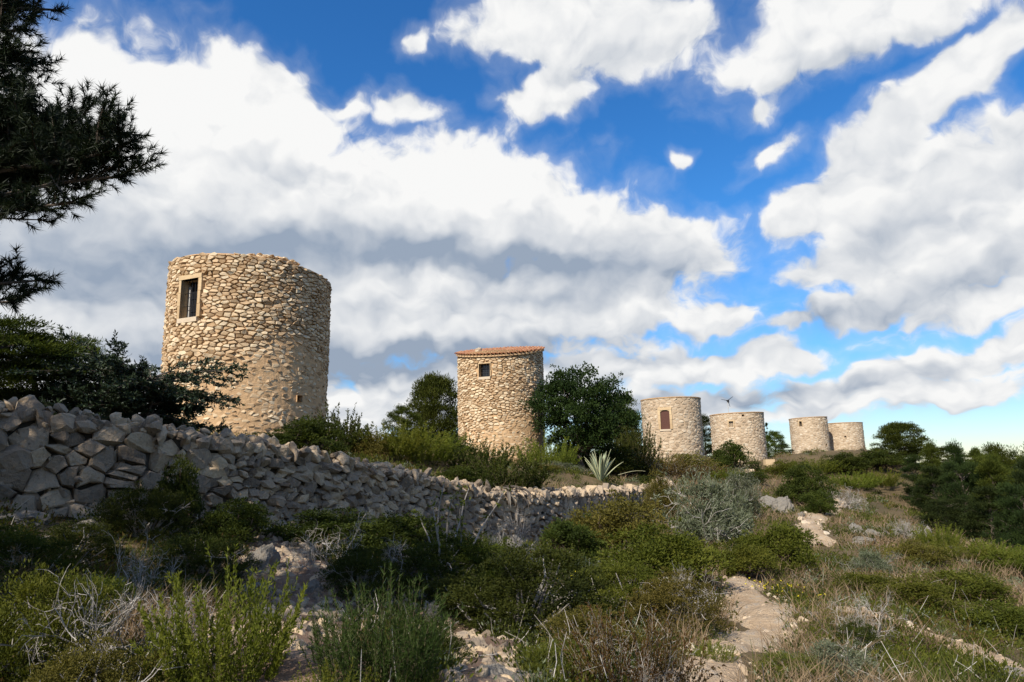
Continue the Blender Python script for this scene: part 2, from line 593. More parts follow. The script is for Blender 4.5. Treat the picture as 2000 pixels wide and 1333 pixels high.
MAT['heath'] = leaf_mat('rusty heath leaf', [(0.1, (.060, .036, .013)), (0.5, (.115, .068, .020)), (0.75, (.10, .088, .022)), (0.95, (.16, .08, .03))], 0.25)
MAT['ochregreen'] = leaf_mat('ochre green leaf', [(0.1, (.050, .045, .010)), (0.5, (.105, .092, .018)), (0.9, (.17, .135, .032))], 0.3)
MAT['drygrass'] = leaf_mat('dry straw', [(0.05, (.12, .085, .055)), (0.4, (.25, .175, .105)), (0.7, (.35, .26, .155)), (0.95, (.19, .17, .065))], 0.3)
MAT['greengrass'] = leaf_mat('green grass', [(0.1, (.045, .066, .011)), (0.5, (.085, .110, .018)), (0.9, (.16, .155, .04))], 0.35)
MAT['pine'] = leaf_mat('pine needles', [(0.1, (.020, .029, .006)), (0.5, (.047, .062, .009)), (0.85, (.088, .10, .015)), (1.0, (.12, .122, .018))], 0.18, 0.65, 0.08)
MAT['pine_dark'] = leaf_mat('blue green needles', [(0.1, (.009, .015, .005)), (0.5, (.021, .032, .008)), (0.9, (.042, .055, .012))], 0.12, 0.65, 0.08)
MAT['pine_near'] = leaf_mat('dark needles', [(0.1, (.006, .011, .004)), (0.5, (.012, .021, .007)), (0.9, (.026, .038, .010))], 0.06, 0.55, 0.2)
MAT['juniper'] = leaf_mat('scale leaf blue green', [(0.1, (.010, .017, .008)), (0.5, (.022, .034, .015)), (0.9, (.042, .058, .024))], 0.08, 0.5, 0.3)
MAT['agave_green'] = leaf_mat('agave grey green', [(0.1, (.16, .21, .13)), (0.9, (.23, .29, .19))], 0.1, 0.5, 0.3)
MAT['agave_cream'] = leaf_mat('agave cream margin', [(0.1, (.48, .47, .26)), (0.9, (.58, .56, .34))], 0.15, 0.5, 0.3)
MAT['agave_dead'] = leaf_mat('withered agave leaf', [(0.1, (.085, .072, .06)), (0.5, (.14, .12, .10)), (0.9, (.20, .175, .14))], 0.0, 0.8, 0.1)
MAT['flower_yellow'] = leaf_mat('yellow petal', [(0.1, (.55, .42, .02)), (0.9, (.65, .52, .04))], 0.3)

# ------------------------------------------------------------------ the lie of the land
def tps(points):
    P = np.array(points, float)
    xy, z = P[:, :2], P[:, 2]
    d = np.linalg.norm(xy[:, None] - xy[None], axis=2)
    K = d ** 2 * np.log(d + 1e-9)
    n = len(P)
    A = np.zeros((n + 3, n + 3))
    A[:n, :n] = K + np.eye(n) * 0.5
    A[:n, n] = 1; A[:n, n + 1:] = xy
    A[n, :n] = 1; A[n + 1:, :n] = xy.T
    w = np.linalg.solve(A, np.concatenate([z, [0, 0, 0]]))

    def f(x, y):
        x = np.asarray(x, float); y = np.asarray(y, float)
        sh = x.shape
        x = x.ravel(); y = y.ravel()
        out = np.empty(len(x))
        for s in range(0, len(x), 40000):
            xs, ys = x[s:s + 40000], y[s:s + 40000]
            d2 = (xs[:, None] - xy[None, :, 0]) ** 2 + (ys[:, None] - xy[None, :, 1]) ** 2
            out[s:s + 40000] = (0.5 * d2 * np.log(d2 + 1e-12)) @ w[:n] + w[n] + w[n + 1] * xs + w[n + 2] * ys
        return out.reshape(sh)
    return f


def pix(px, py, Y):
    p = at(px, py, Y)
    return (p[0], p[1], p[2])


# the terrace wall's line: pixel column, depth, top row, foot row
WALL = [(-420, 8.2, 760, 1030), (-200, 9.3, 770, 1020), (0, 10.2, 792, 1012), (200, 11.0, 825, 1006), (400, 12.3, 852, 1004), (600, 14.5, 884, 1006),
        (800, 17.5, 925, 1030), (1000, 21.5, 966, 1064), (1130, 26.0, 963, 1050), (1220, 30.5, 957, 1018), (1268, 34.0, 955, 1000)]
W_XY = np.array([at(p, 930, y)[:2] for p, y, _, _ in WALL] + [(8.1, 36.2), (8.3, 39.0)])
W_TOP = np.array([at(p, t, y)[2] for p, y, t, _ in WALL] + [-0.95, -0.9])
W_FOOT = np.array([at(p, f, y)[2] for p, y, _, f in WALL] + [-1.9, -1.6])

LOW = [(0, 0, -1.62), (3, 1, -1.7), (-4, 1, -1.5), (0, -8, -1.4), (-10, -8, -0.6), (10, -8, -3.0)]
LOW += [pix(*p) for p in [(1390, 1320, 5.6), (1460, 1200, 10), (1440, 1130, 13.5), (1580, 1040, 24), (1592, 1003, 32), (1600, 950, 50), (1600, 915, 90),
                          (1590, 905, 108), (1480, 905, 78), (1900, 1270, 9.2), (2000, 1330, 7.6), (1740, 1090, 20), (1900, 1180, 13), (1850, 1062, 34),
                          (540, 1330, 4.7), (100, 1300, 4.6), (1000, 1300, 5.4), (900, 1200, 8.4), (1200, 1110, 15), (1760, 905, 82), (1320, 1000, 33), (1690, 1040, 25)]]
LOW += [(x, y, z - 0.06) for (x, y), z in zip(W_XY, W_FOOT)]
LOW += [(34, 40, -7.0), (30, 20, -7.5), (40, 60, -6.5), (50, 85, -7), (22, 12, -5.2), (16, 5, -4.4), (60, 30, -15), (45, 0, -13)]
LOW += [(9, 60, -0.9), (14, 80, -0.2), (40, 112, 0.6), (70, 130, -3), (30, 150, -2), (0, 160, -3), (-60, 160, -2), (110, 60, -24), (100, -40, -24), (0, -120, 2), (-120, 0, 6), (100, 160, -16)]
HIGH = [(x - 0.5, y + 0.9, z - 0.22) for (x, y), z in zip(W_XY, W_TOP)]
HIGH += [pix(480, 852, 27.6), pix(430, 850, 24.0), pix(976, 917, 49.5), pix(1313, 896, 70), pix(1440, 906, 78), pix(1175, 935, 33), pix(1060, 925, 38), pix(800, 890, 27),
         (-20, 30, 2.2), (-14, 17, 1.5), (-25, 15, 1.9), (-30, 60, 3.0), (0, 75, 0.6), (0, 110, 0.5), (-40, 110, 2), (40, 112, 0.6), (14, 80, -0.1), (-60, 160, -2), (0, 160, -3), (-120, 0, 8), (-40, -20, 3)]
f_low, f_high = tps(LOW), tps(HIGH)
W_LINE = np.concatenate([[W_XY[0] + (W_XY[0] - W_XY[1]) * 30], W_XY, [(9.5, 48), (11, 60), (13, 75), (20, 100), (24, 200)]])


def poly_dist(x, y, line):
    """distance to a polyline, side (+ left of it) and running length"""
    x = np.asarray(x, float); y = np.asarray(y, float)
    best = np.full(x.shape, 1e9); side = np.zeros(x.shape); run = np.zeros(x.shape)
    acc = 0.0
    for (ax, ay), (bx, by) in zip(line[:-1], line[1:]):
        dx, dy = bx - ax, by - ay
        l2 = dx * dx + dy * dy
        t = np.clip(((x - ax) * dx + (y - ay) * dy) / l2, 0, 1)
        qx, qy = ax + t * dx, ay + t * dy
        d = np.hypot(x - qx, y - qy)
        cr = dx * (y - ay) - dy * (x - ax)
        m = d < best - 1e-9
        best = np.where(m, d, best); side = np.where(m, np.sign(cr), side); run = np.where(m, acc + t * math.sqrt(l2), run)
        acc += math.sqrt(l2)
    return best, side, run


def smooth01(t):
    t = np.clip(t, 0, 1)
    return t * t * (3 - 2 * t)


def ground_z(x, y, rough=True):
    x = np.asarray(x, float); y = np.asarray(y, float)
    d, s, _ = poly_dist(x, y, W_LINE)
    sd = d * s
    width = np.where(y > 36, np.clip((y - 36) * 0.5, 0, 6) + 0.35, 0.35)
    k = smooth01((sd - 0.30) / width)
    z = f_low(x, y) * (1 - k) + f_high(x, y) * k
    r = np.hypot(x, y)
    far = smooth01((r - 135) / 240)
    z = z * (1 - far) + (-45) * far
    if rough:
        a = np.clip(r / 6, 0.35, 1) * (1 - far)
        z = z + a * (0.28 * vnoise(x / 3.1, y / 3.1, 1) + 0.14 * vnoise(x / 1.2, y / 1.2, 2) + 0.07 * vnoise(x / 0.45, y / 0.45, 3))
    return z


def gz(x, y):
    return float(ground_z(np.array([x]), np.array([y]))[0])


_hs = np.concatenate([np.arange(1.5, 12, 0.05), np.arange(12, 45, 0.15), np.arange(45, 160, 0.5)])


def hit(px, py):
    """where the view through a picture point meets the ground"""
    d = ray(px, py)
    P = d[None] * (_hs / d[1])[:, None]
    below = P[:, 2] < ground_z(P[:, 0], P[:, 1])
    i = int(np.argmax(below)) if below.any() else len(P) - 1
    return P[i]


def stand(px, Y):
    x = at(px, 920, Y)[0]
    return np.array([x, Y, gz(x, Y)])


def build_ground():
    fr = np.linspace(-60, 60, 430)
    bk = np.linspace(64, 296, 90)[1:-1]
    az = np.radians(np.concatenate([fr, bk]))
    rad = np.concatenate([[0.0], np.geomspace(0.6, 160, 235), np.geomspace(170, 9000, 24)])
    n, m = len(az), len(rad)
    A, Rr = np.meshgrid(az, rad)
    X, Y = Rr * np.sin(A), Rr * np.cos(A)
    Z = ground_z(X, Y)
    V = np.stack([X, Y, Z], -1).reshape(-1, 3)
    i = np.arange(m - 1)[:, None] * n
    j = np.arange(n)[None]
    F = np.stack([i + j, i + n + j, i + n + (j + 1) % n, i + (j + 1) % n], -1).reshape(-1, 4)[:, ::-1]
    g = Geo().add(V, F[n:])          # fan at the centre handled below
    g.add(V[:2 * n], F[:n])
    m_, nt, b = new_mat('hillside soil')
    p = worldpos()
    n1 = noise(p, 0.35, 4.0, 0.6); n2 = noise(p, 2.3, 5.0, 0.65); n3 = noise(p, 22.0, 3.0, 0.6)
    c = ramp(n1 * 0.55 + n2 * 0.45, [(0.30, (.052, .044, .018)), (0.45, (.095, .068, .034)), (0.56, (.14, .096, .050)), (0.70, (.21, .145, .082))])
    c = mixc(n3.step(0.45, 0.75) * 0.5, c, (.20, .165, .12))
    c = mixc(n2.step(0.50, 0.62) * 0.45, c, (.050, .058, .018))
    far = vmath('LENGTH', p).step(110.0, 190.0)          # wooded country beyond the ridge
    c = mixc(far, c, (.022, .034, .014))
    nt.links.new(c.s, b.inputs['Base Color'])
    b.inputs['Roughness'].default_value = 0.95
    b.inputs['Specular IOR Level'].default_value = 0.1
    bump(b, n2 * 0.5 + n3 * 0.5, 0.9, 0.06)
    o = g.build('ground', m_, smooth=True, kind='structure')
    return o


build_ground()

# bare paths: worn ribbons whose ragged edges sink into the soil
PATHS = {}


def build_path(label, pts, widths, seed, mat):
    P = np.array([hit(*p)[:2] for p in pts])
    seg = np.linalg.norm(np.diff(P, axis=0), axis=1)
    s = np.concatenate([[0], np.cumsum(seg)])
    L = s[-1]
    n = int(L / 0.14) + 2
    t = np.linspace(0, L, n)
    cx, cy, w = np.interp(t, s, P[:, 0]), np.interp(t, s, P[:, 1]), np.interp(t, s, widths)
    for _ in range(6):
        cx[1:-1] = (cx[:-2] + cx[1:-1] * 2 + cx[2:]) / 4; cy[1:-1] = (cy[:-2] + cy[1:-1] * 2 + cy[2:]) / 4
    tx, ty = np.gradient(cx), np.gradient(cy)
    ln = np.hypot(tx, ty); nx, ny = ty / ln, -tx / ln
    k = 15
    u = np.linspace(-1, 1, k)
    X = cx[:, None] + nx[:, None] * u[None] * w[:, None] * 0.62
    Y = cy[:, None] + ny[:, None] * u[None] * w[:, None] * 0.62
    edge = np.abs(u)[None] + vnoise(X / 0.8, Y / 0.8, seed) * 1.1 + vnoise(X / 0.25, Y / 0.25, seed + 1) * 0.55
    Z = ground_z(X, Y) + 0.035 - 0.11 * smooth01((edge - 0.55) / 0.35) + 0.10 * np.abs(vnoise(X / 0.5, Y / 0.3, seed + 4)) + .05 * vnoise(X / .16, Y / .16, seed + 5)
    i = np.arange(n - 1)[:, None] * k; j = np.arange(k - 1)[None]
    F = np.stack([i + j, i + j + 1, i + k + j + 1, i + k + j], -1).reshape(-1, 4)
    o = Geo().add(np.stack([X, Y, Z], -1), F).build('path', mat, smooth=True, kind='structure')
    PATHS[label] = np.stack([cx, cy], 1)
    return o


m_, nt, b = new_mat('trodden limestone path')
p = worldpos()
n1 = noise(p, 0.9, 4.0, 0.6); n2 = noise(p, 5.0, 5.0, 0.65); n3 = noise(p, 40.0, 3.0, 0.7)
c = ramp(n1 * 0.5 + n2 * 0.5, [(0.3, (.40, .27, .165)), (0.5, (.54, .40, .26)), (0.72, (.64, .52, .365))])
c = mixc(n3.step(0.45, 0.7) * 0.6, c, (.36, .26, .17))
c = mixc(n2.step(0.55, 0.62) * 0.45, c, (.44, .385, .32))
nt.links.new(c.s, b.inputs['Base Color'])
b.inputs['Roughness'].default_value = 0.95
b.inputs['Specular IOR Level'].default_value = 0.1
bump(b, n1 * 0.8 + n2 * 0.8 + n3 * 0.4, 1.0, 0.10)
MAT['path'] = m_
m2, nt, b = new_mat('red brown scree soil')
p = worldpos()
n1 = noise(p, 2.0, 4.0, 0.6); n3 = noise(p, 40.0, 3.0, 0.7)
c = ramp(n1, [(0.3, (.085, .048, .028)), (0.5, (.165, .098, .058)), (0.7, (.28, .19, .125))])
c = mixc(n3.step(0.5, 0.8) * 0.5, c, (.28, .23, .18))
nt.links.new(c.s, b.inputs['Base Color'])
b.inputs['Roughness'].default_value = 0.95
bump(b, n1 * 0.5 + n3 * 0.5, 1.0, 0.05)
MAT['scree'] = m2
build_path('main', [(1330, 1400), (1395, 1310), (1440, 1275), (1490, 1235), (1470, 1190), (1445, 1150), (1440, 1125), (1470, 1108)], [.5, .45, .6, .95, .9, .65, .45, .3], 11, MAT['path'])
build_path('upper', [(1590, 1068), (1584, 1045), (1580, 1022), (1600, 1008), (1626, 994), (1640, 978)], [1.3, .9, .8, 1.0, .9, .6], 21, MAT['path'])
build_path('side', [(1640, 1195), (1700, 1205), (1760, 1222), (1840, 1250), (1900, 1272), (1960, 1300), (2060, 1345)], [.25, .28, .3, .34, .4, .4, .5], 31, MAT['path'])
build_path('patch', [(1725, 1128), (1760, 1136), (1800, 1142)], [.5, .8, .5], 41, MAT['path'])
build_path('gully', [(520, 1055), (560, 1110), (590, 1160), (575, 1230), (560, 1300), (560, 1400)], [.7, 1.0, 1.1, .9, .8, .7], 51, MAT['scree'])
build_path('gully2', [(850, 1180), (900, 1240), (940, 1300), (960, 1380)], [.5, .7, .8, .8], 61, MAT['scree'])

# ------------------------------------------------------------------ masonry
def voronoi(pts):
    """cells of a point set: list of (site index, polygon) with the polygon ordered anticlockwise"""
    pts = np.asarray(pts, float)
    vs, es, fs, ov, oe, of = delaunay_2d_cdt([Vector(p) for p in pts], [], [], 0, 1e-6)
    V = np.array([tuple(v) for v in vs])
    T = np.array([f for f in fs if len(f) == 3])
    a, b, c = V[T[:, 0]], V[T[:, 1]], V[T[:, 2]]
    d = 2 * (a[:, 0] * (b[:, 1] - c[:, 1]) + b[:, 0] * (c[:, 1] - a[:, 1]) + c[:, 0] * (a[:, 1] - b[:, 1]))
    d = np.where(np.abs(d) < 1e-9, 1e-9, d)
    a2, b2, c2 = (a ** 2).sum(1), (b ** 2).sum(1), (c ** 2).sum(1)
    cc = np.stack([(a2 * (b[:, 1] - c[:, 1]) + b2 * (c[:, 1] - a[:, 1]) + c2 * (a[:, 1] - b[:, 1])) / d,
                   (a2 * (c[:, 0] - b[:, 0]) + b2 * (a[:, 0] - c[:, 0]) + c2 * (b[:, 0] - a[:, 0])) / d], 1)
    fan = [[] for _ in range(len(V))]
    for i, t in enumerate(T):
        for k in t:
            fan[k].append(i)
    out = []
    for i in range(len(V)):
        if len(fan[i]) < 4:
            continue
        q = cc[fan[i]]
        e = q - V[i]
        l = np.linalg.norm(e, axis=1)
        e = e * np.minimum(1, 1.12 / np.maximum(l, 1e-9))[:, None]
        q = V[i] + e
        q = q[np.argsort(np.arctan2(e[:, 1], e[:, 0]))]
        keep = [0]
        for k in range(1, len(q)):
            if np.linalg.norm(q[k] - q[keep[-1]]) > 0.10:
                keep.append(k)
        if len(keep) > 3 and np.linalg.norm(q[keep[0]] - q[keep[-1]]) < 0.10:
            keep.pop()
        if len(keep) >= 3:
            out.append((V[i], q[keep]))
    return out


def course_sites(u0, u1, v0, v1, w, h, g, lo=.55, hi=1.35, band=.35):
    """sites of mixed size in cell units, thrown like darts so that big and small stones sit side by side"""
    nu, nv = (u1 - u0) / w + 2, (v1 - v0) / h + 2
    P, Q = [], []
    grid = {}
    tries = int(nu * nv * 16)
    X = g.uniform(-1, nu - 1, tries); Y = g.uniform(-1, nv - 1, tries)
    Rr = lo + (hi - lo) * g.random(tries) ** 2.0
    order = np.argsort(-Rr[:tries // 5]).tolist() + list(range(tries // 5, tries))
    for i in order:
        x, y, r = X[i], Y[i], Rr[i] if i < tries // 5 else lo + .35 * g.random()
        ci, cj = int(x // 1.5), int(y // 1.5)
        ok = True
        for a in (-1, 0, 1):
            for b in (-1, 0, 1):
                for (px, py, pr) in grid.get((ci + a, cj + b), ()):
                    dx, dy = px - x, py - y
                    if dx * dx + dy * dy < ((r + pr) * .5) ** 2:
                        ok = False
                        break
                if not ok:
                    break
            if not ok:
                break
        if ok:
            grid.setdefault((ci, cj), []).append((x, y, r))
            P.append((x, y))
    return np.array(P)


def stone_piece(poly, gap, H, depth, tilt, g, split=False, flat=.80):
    """one stone in (u, v, h): a face that bulges out of its cell; returns verts and tris"""
    c = poly.mean(0)
    poly = poly + g.normal(0, .055, poly.shape) * (np.ptp(poly[:, 0]) * .6, np.ptp(poly[:, 1]))
    if split:
        nxt = np.roll(poly, -1, axis=0)
        mid = (poly + nxt) / 2 + g.normal(0, 0.05, poly.shape) * np.linalg.norm(nxt - poly, axis=1)[:, None]
        poly = np.stack([poly, mid], 1).reshape(-1, 2)
    k = len(poly)
    e = poly - c
    l = np.linalg.norm(e, axis=1, keepdims=True) + 1e-9
    r0 = c + e * np.clip((l - gap) / l, 0.3, 1)
    r1 = c + e * np.clip((l - gap * 1.25) / l, 0.3, 1) * (0.97 + g.uniform(-.03, .02, (k, 1)))
    r2 = c + e * np.clip((l - gap * 1.6) / l, 0.25, 1) * (flat + g.uniform(-.10, .10, (k, 1)))
    th = lambda q: (q - c) @ tilt
    h0 = np.full(k, -depth)
    h1 = H * (0.45 + g.uniform(-.18, .18, k)) + th(r1)
    h2 = H * (0.95 + g.uniform(-.14, .12, k)) + th(r2)
    cc = c + g.normal(0, 0.12, 2) * l.mean()
    V = np.concatenate([np.c_[r0, h0], np.c_[r1, h1], np.c_[r2, h2], [[cc[0], cc[1], H * g.uniform(.90, 1.06)]]])
    i = np.arange(k); j = (i + 1) % k
    F = np.concatenate([np.c_[i, j, k + j], np.c_[i, k + j, k + i], np.c_[k + i, k + j, 2 * k + j], np.c_[k + i, 2 * k + j, 2 * k + i],
                        np.c_[2 * k + i, 2 * k + j, np.full(k, 3 * k)]])
    return V, F


def hull_rock(seed, n=13, flat=0.7, long=1.3):
    g = np.random.default_rng(seed)
    p = unit(g.normal(size=(n, 3))) * g.uniform(.86, 1.0, (n, 1)) * np.array([long, 1.0, flat]) * 0.5
    bm = bmesh.new()
    for q in p:
        bm.verts.new(q)
    bmesh.ops.convex_hull(bm, input=bm.verts)
    bmesh.ops.delete(bm, geom=[v for v in bm.verts if not v.link_faces], context='VERTS')
    bmesh.ops.triangulate(bm, faces=bm.faces)
    bm.verts.index_update()
    V = np.array([tuple(v.co) for v in bm.verts]); F = np.array([[v.index for v in f.verts] for f in bm.faces])
    bm.free()
    return V, F


ROCKS = [hull_rock(100 + i, n=20 + i % 5, flat=.55 + .08 * (i % 5), long=1.1 + .12 * (i % 4)) for i in range(14)]


def rot3(g, amount=math.pi):
    a = g.uniform(-amount, amount, 3)
    return np.array(Matrix.Rotation(a[2], 3, 'Z') @ Matrix.Rotation(a[1] * .4, 3, 'Y') @ Matrix.Rotation(a[0] * .4, 3, 'X'))


class Tower:
    def __init__(self, name, label, pxl, pxr, pym, r, top_l, top_r, foot_py, mats):
        al, ar = [math.atan2(*ray(p, pym)[:2]) for p in (pxl, pxr)]
        self.az = (al + ar) / 2
        self.r = r
        self.D = r / math.sin((ar - al) / 2)
        self.c = np.array([self.D * math.sin(self.az), self.D * math.cos(self.az)])
        self.n0 = -self.c / self.D
        self.rt = np.array([-self.n0[1], self.n0[0]])
        if self.rt[0] < 0:
            self.rt = -self.rt
        sil = math.sqrt(self.D ** 2 - r * r)
        zz = []
        for (px, py) in (top_l, top_r):
            d = ray(px, py)
            zz.append(d[2] / math.hypot(d[0], d[1]) * sil)
        self.zl, self.zr = zz
        foot = ray((pxl + pxr) / 2, foot_py)
        self.z0 = foot[2] / math.hypot(foot[0], foot[1]) * (self.D - r)
        self.z0 = min(self.z0, float(ground_z(self.c[:1], self.c[1:])[0])) - 0.35
        self.base = np.array([self.c[0], self.c[1], self.z0])
        self.root = thing(name, label, 'tower', self.base, 0, 'row of round stone mill towers')
        self.mats = mats
        self.holes = []

    def ztop(self, phi):
        return (self.zl + self.zr) / 2 + (self.zr - self.zl) / 2 * np.sin(phi)

    def surf(self, px, py):
        d = ray(px, py)
        az = math.atan2(d[0], d[1]) - self.az
        phi = math.asin(max(-1, min(1, self.D * math.sin(az) / self.r))) - az
        dist = self.D * math.cos(az) - math.sqrt(max(0, self.r ** 2 - (self.D * math.sin(az)) ** 2))
        return phi, d[2] / math.hypot(d[0], d[1]) * dist

    def xyz(self, phi, z, rad):
        """local (to the tower's foot) point"""
        phi = np.asarray(phi, float)
        xy = rad * (np.cos(phi)[..., None] * self.n0 + np.sin(phi)[..., None] * self.rt) if np.ndim(rad) == 0 else \
            rad[..., None] * (np.cos(phi)[..., None] * self.n0 + np.sin(phi)[..., None] * self.rt)
        return np.concatenate([xy, (np.asarray(z, float) - self.z0)[..., None]], -1)

    def hole(self, px, py, hw, hh, margin):
        phi, z = self.surf(px, py)
        self.holes.append((phi, z, hw, hh, margin))
        return phi, z

    def frame(self, phi, z):
        """matrix with x = right, y = inwards, z = up, origin on the wall face (local coordinates)"""
        n = math.cos(phi) * self.n0 + math.sin(phi) * self.rt
        t = -math.sin(phi) * self.n0 + math.cos(phi) * self.rt
        M = np.eye(4)
        M[:3, 0] = [t[0], t[1], 0]; M[:3, 1] = [-n[0], -n[1], 0]; M[:3, 2] = [0, 0, 1]
        M[:3, 3] = [n[0] * self.r, n[1] * self.r, z - self.z0]
        return M

    def core(self, recess, thick=0.75):
        """the mortared wall: outer face with its openings, rim and hollow inside"""
        ph = list(np.radians(np.arange(-180, 181, 5.0)))
        zs = list(np.linspace(0, 1, 22))
        for (p, z, hw, hh, m) in self.holes:
            a = math.asin(hw / self.r)
            ph = [q for q in ph if abs(q - (p - a)) > R(1.5) and abs(q - (p + a)) > R(1.5)] + [p - a, p + a]
        ph = np.array(sorted(ph))
        ztp = self.ztop(ph) - 0.02
        # rows follow the rim but openings need level rows
        lv = list(np.linspace(self.z0, min(self.zl, self.zr) - 0.25, 20))
        for (p, z, hw, hh, m) in self.holes:
            lv = [q for q in lv if abs(q - (z - hh)) > 0.06 and abs(q - (z + hh)) > 0.06] + [z - hh, z + hh]
        lv = np.array(sorted(lv))
        Zg = np.concatenate([np.repeat(lv[:, None], len(ph), 1), ztp[None]])
        Pg = np.repeat(ph[None], len(Zg), 0)
        rec = recess(Pg, Zg)
        V = self.xyz(Pg, Zg, self.r - rec)
        n = len(ph); g = Geo()
        F = []
        for i in range(len(Zg) - 1):
            for j in range(n - 1):
                zc = (Zg[i, j] + Zg[i + 1, j]) / 2; pc = (ph[j] + ph[j + 1]) / 2
                if any(abs(zc - z) < hh and abs(pc - p) < math.asin(hw / self.r) for (p, z, hw, hh, m) in self.holes):
                    continue
                F.append((i * n + j, i * n + j + 1, (i + 1) * n + j + 1, (i + 1) * n + j))
        g.add(V, F, 0.45)
        # rim, inner face and inner floor
        A = self.xyz(ph, ztp, np.full(n, self.r - float(rec[-1].mean())))
        B = self.xyz(ph, ztp, np.full(n, self.r - thick))
        C = self.xyz(ph, ztp - 1.2, np.full(n, self.r - thick))
        O = self.xyz(ph, ztp - 1.2, np.full(n, 0.01))
        q = np.array([[j, j + 1, n + j + 1, n + j] for j in range(n - 1)])
        g.add(np.concatenate([A, B]), q, 0.4); g.add(np.concatenate([B, C]), q, 0.4); g.add(np.concatenate([C, O]), q, 0.4)
        self.wall = g.build('wall', self.mats[1], self.root, smooth=False)
        return self.wall

    def stones(self, w, h, seed, relief, gap, recess, nparts, arc=112, zlo=None, tiltamt=0.10, split=False, skip=None):
        g = np.random.default_rng(seed)
        z0 = self.z0 if zlo is None else zlo
        z1 = max(self.zl, self.zr)
        u0, u1 = -R(arc) * self.r, R(arc) * self.r
        cells = voronoi(course_sites(u0, u1, z0, z1, w, h, g, .62, 1.5))
        pieces = []
        for site, poly in cells:
            q = poly * (w, h) + (u0, z0)
            s = site * (w, h) + (u0, z0)
            phi = s[0] / self.r
            zt = float(self.ztop(phi))
            if abs(phi) > R(arc) or s[1] < z0 or s[1] > zt - 0.3 * h * 0:
                continue
            bad = False
            for (p, z, hw, hh, m) in self.holes:
                if abs(s[0] - p * self.r) < hw + m + w * .22 and abs(s[1] - z) < hh + m + h * .22:
                    bad = True
            if bad or (skip is not None and g.random() < skip(phi, s[1])):
                continue
            q[:, 1] = np.minimum(q[:, 1], zt + g.uniform(-.10, .06))
            for (p, z, hw, hh, m) in self.holes:      # trim stones that would reach into an opening
                inside = (np.abs(q[:, 0] - p * self.r) < hw + m - .02) & (np.abs(q[:, 1] - z) < hh + m - .02)
                if inside.any():
                    q[inside] = s + (q[inside] - s) * 0.35
            H = relief(phi, s[1]) * g.uniform(.6, 1.35)
            V, F = stone_piece(q, gap(phi, s[1]), H, 0.16, g.normal(0, tiltamt, 2), g, split)
            P = self.xyz(V[:, 0] / self.r, V[:, 1], self.r + V[:, 2] - recess)
            area = np.ptp(q[:, 0]) * np.ptp(q[:, 1]) * max(0, math.cos(phi))
            pieces.append((area, P, F, g.random()))
        pieces.sort(key=lambda t: -t[0])
        for k, (a, P, F, rr) in enumerate(pieces[:nparts]):
            Geo().add(P, F, rr).build('stone', self.mats[0], self.wall)
        rest = Geo()
        for (a, P, F, rr) in pieces[nparts:]:
            rest.add(P, F, rr)
        self.rest = rest
        return len(pieces)

    def close(self):
        if self.rest.n:
            self.rest.build('stones', self.mats[0], self.wall, kind='stuff')

    def window(self, phi, z, hw, hh, frame_w=0.0, depth=0.42, bars=0, cross=0, frame_mat='sandstone', pane='glass_dark', sill=True, arch=False,
               jamb_blocks=3, white_bar=False, shutters=False, lip=0.03):
        M = self.frame(phi, z)
        sag = self.r - math.sqrt(self.r ** 2 - (hw + frame_w) ** 2)
        g = Geo()
        x, d = hw, depth
        # reveal: four faces running into the wall, and at the back the pane, or the sheet coloured dark as unlit depth
        for (a, b) in (((-x, -hh), (x, -hh)), ((x, -hh), (x, hh)), ((x, hh), (-x, hh)), ((-x, hh), (-x, -hh))):
            V = np.array([[a[0], -0.02, a[1]], [b[0], -0.02, b[1]], [b[0], d, b[1]], [a[0], d, a[1]]])
            g.add(V @ M[:3, :3].T + M[:3, 3], [[0, 1, 2, 3]], 0.5)
        win = g.build('window', MAT[frame_mat] if frame_w else self.mats[1], self.root)
        p = Geo(); box(p, -x, x, d - .02, d + .04, -hh, hh, M); p.build('pane', MAT[pane], win)
        y0, y1 = -lip, 0.16 + sag
        if frame_w:
            f = Geo(); box(f, -x - frame_w, x + frame_w, y0, y1, hh, hh + frame_w * 1.15, M, .6); f.build('lintel', MAT[frame_mat], win)
            for s in (-1, 1):
                e = np.linspace(-hh, hh, jamb_blocks + 1)
                for k in range(jamb_blocks):
                    f = Geo(); o = 0.03 * ((k + (s > 0)) % 2)
                    a, b_ = sorted((s * x, s * (x + frame_w + o - .02)))
                    box(f, a, b_, y0 + .004 * k, y1, e[k] + .006, e[k + 1] - .006, M, .2 + .25 * k); f.build('jamb', MAT[frame_mat], win)
        if sill:
            f = Geo(); box(f, -x - frame_w * .55, x + frame_w * .3, y0 - .025, d - .03, -hh - .17, -hh + .004, M, .8); f.build('sill', MAT['stone_pale'], win)
        if arch:
            f = Geo()
            n = 8
            a = np.linspace(-1, 1, n + 1)
            top = hh
            lo = hh - 0.16 * (a ** 2) - .01
            V = [[x * q, y, zz] for y in (0.03, d - .05) for q, zz in list(zip(a, lo)) + list(zip(a, np.full(n + 1, top)))]
            V = np.array(V); k = n + 1
            F = [[i, i + 1, k + i + 1, k + i] for i in range(n)] + [[2 * k + i, 2 * k + i + 1, i + 1, i] for i in range(n)]
            f.add(V @ M[:3, :3].T + M[:3, 3], F, .6); f.build('arch', MAT[frame_mat], win)
        for k in range(bars):
            f = Geo(); xx = -x + 2 * x * (k + 1) / (bars + 1)
            A = np.array([[xx, d * .45, -hh], [xx, d * .45, hh]]) @ M[:3, :3].T + M[:3, 3]
            tube(f, A, 0.013, 6); f.build('bar', MAT['iron'], win)
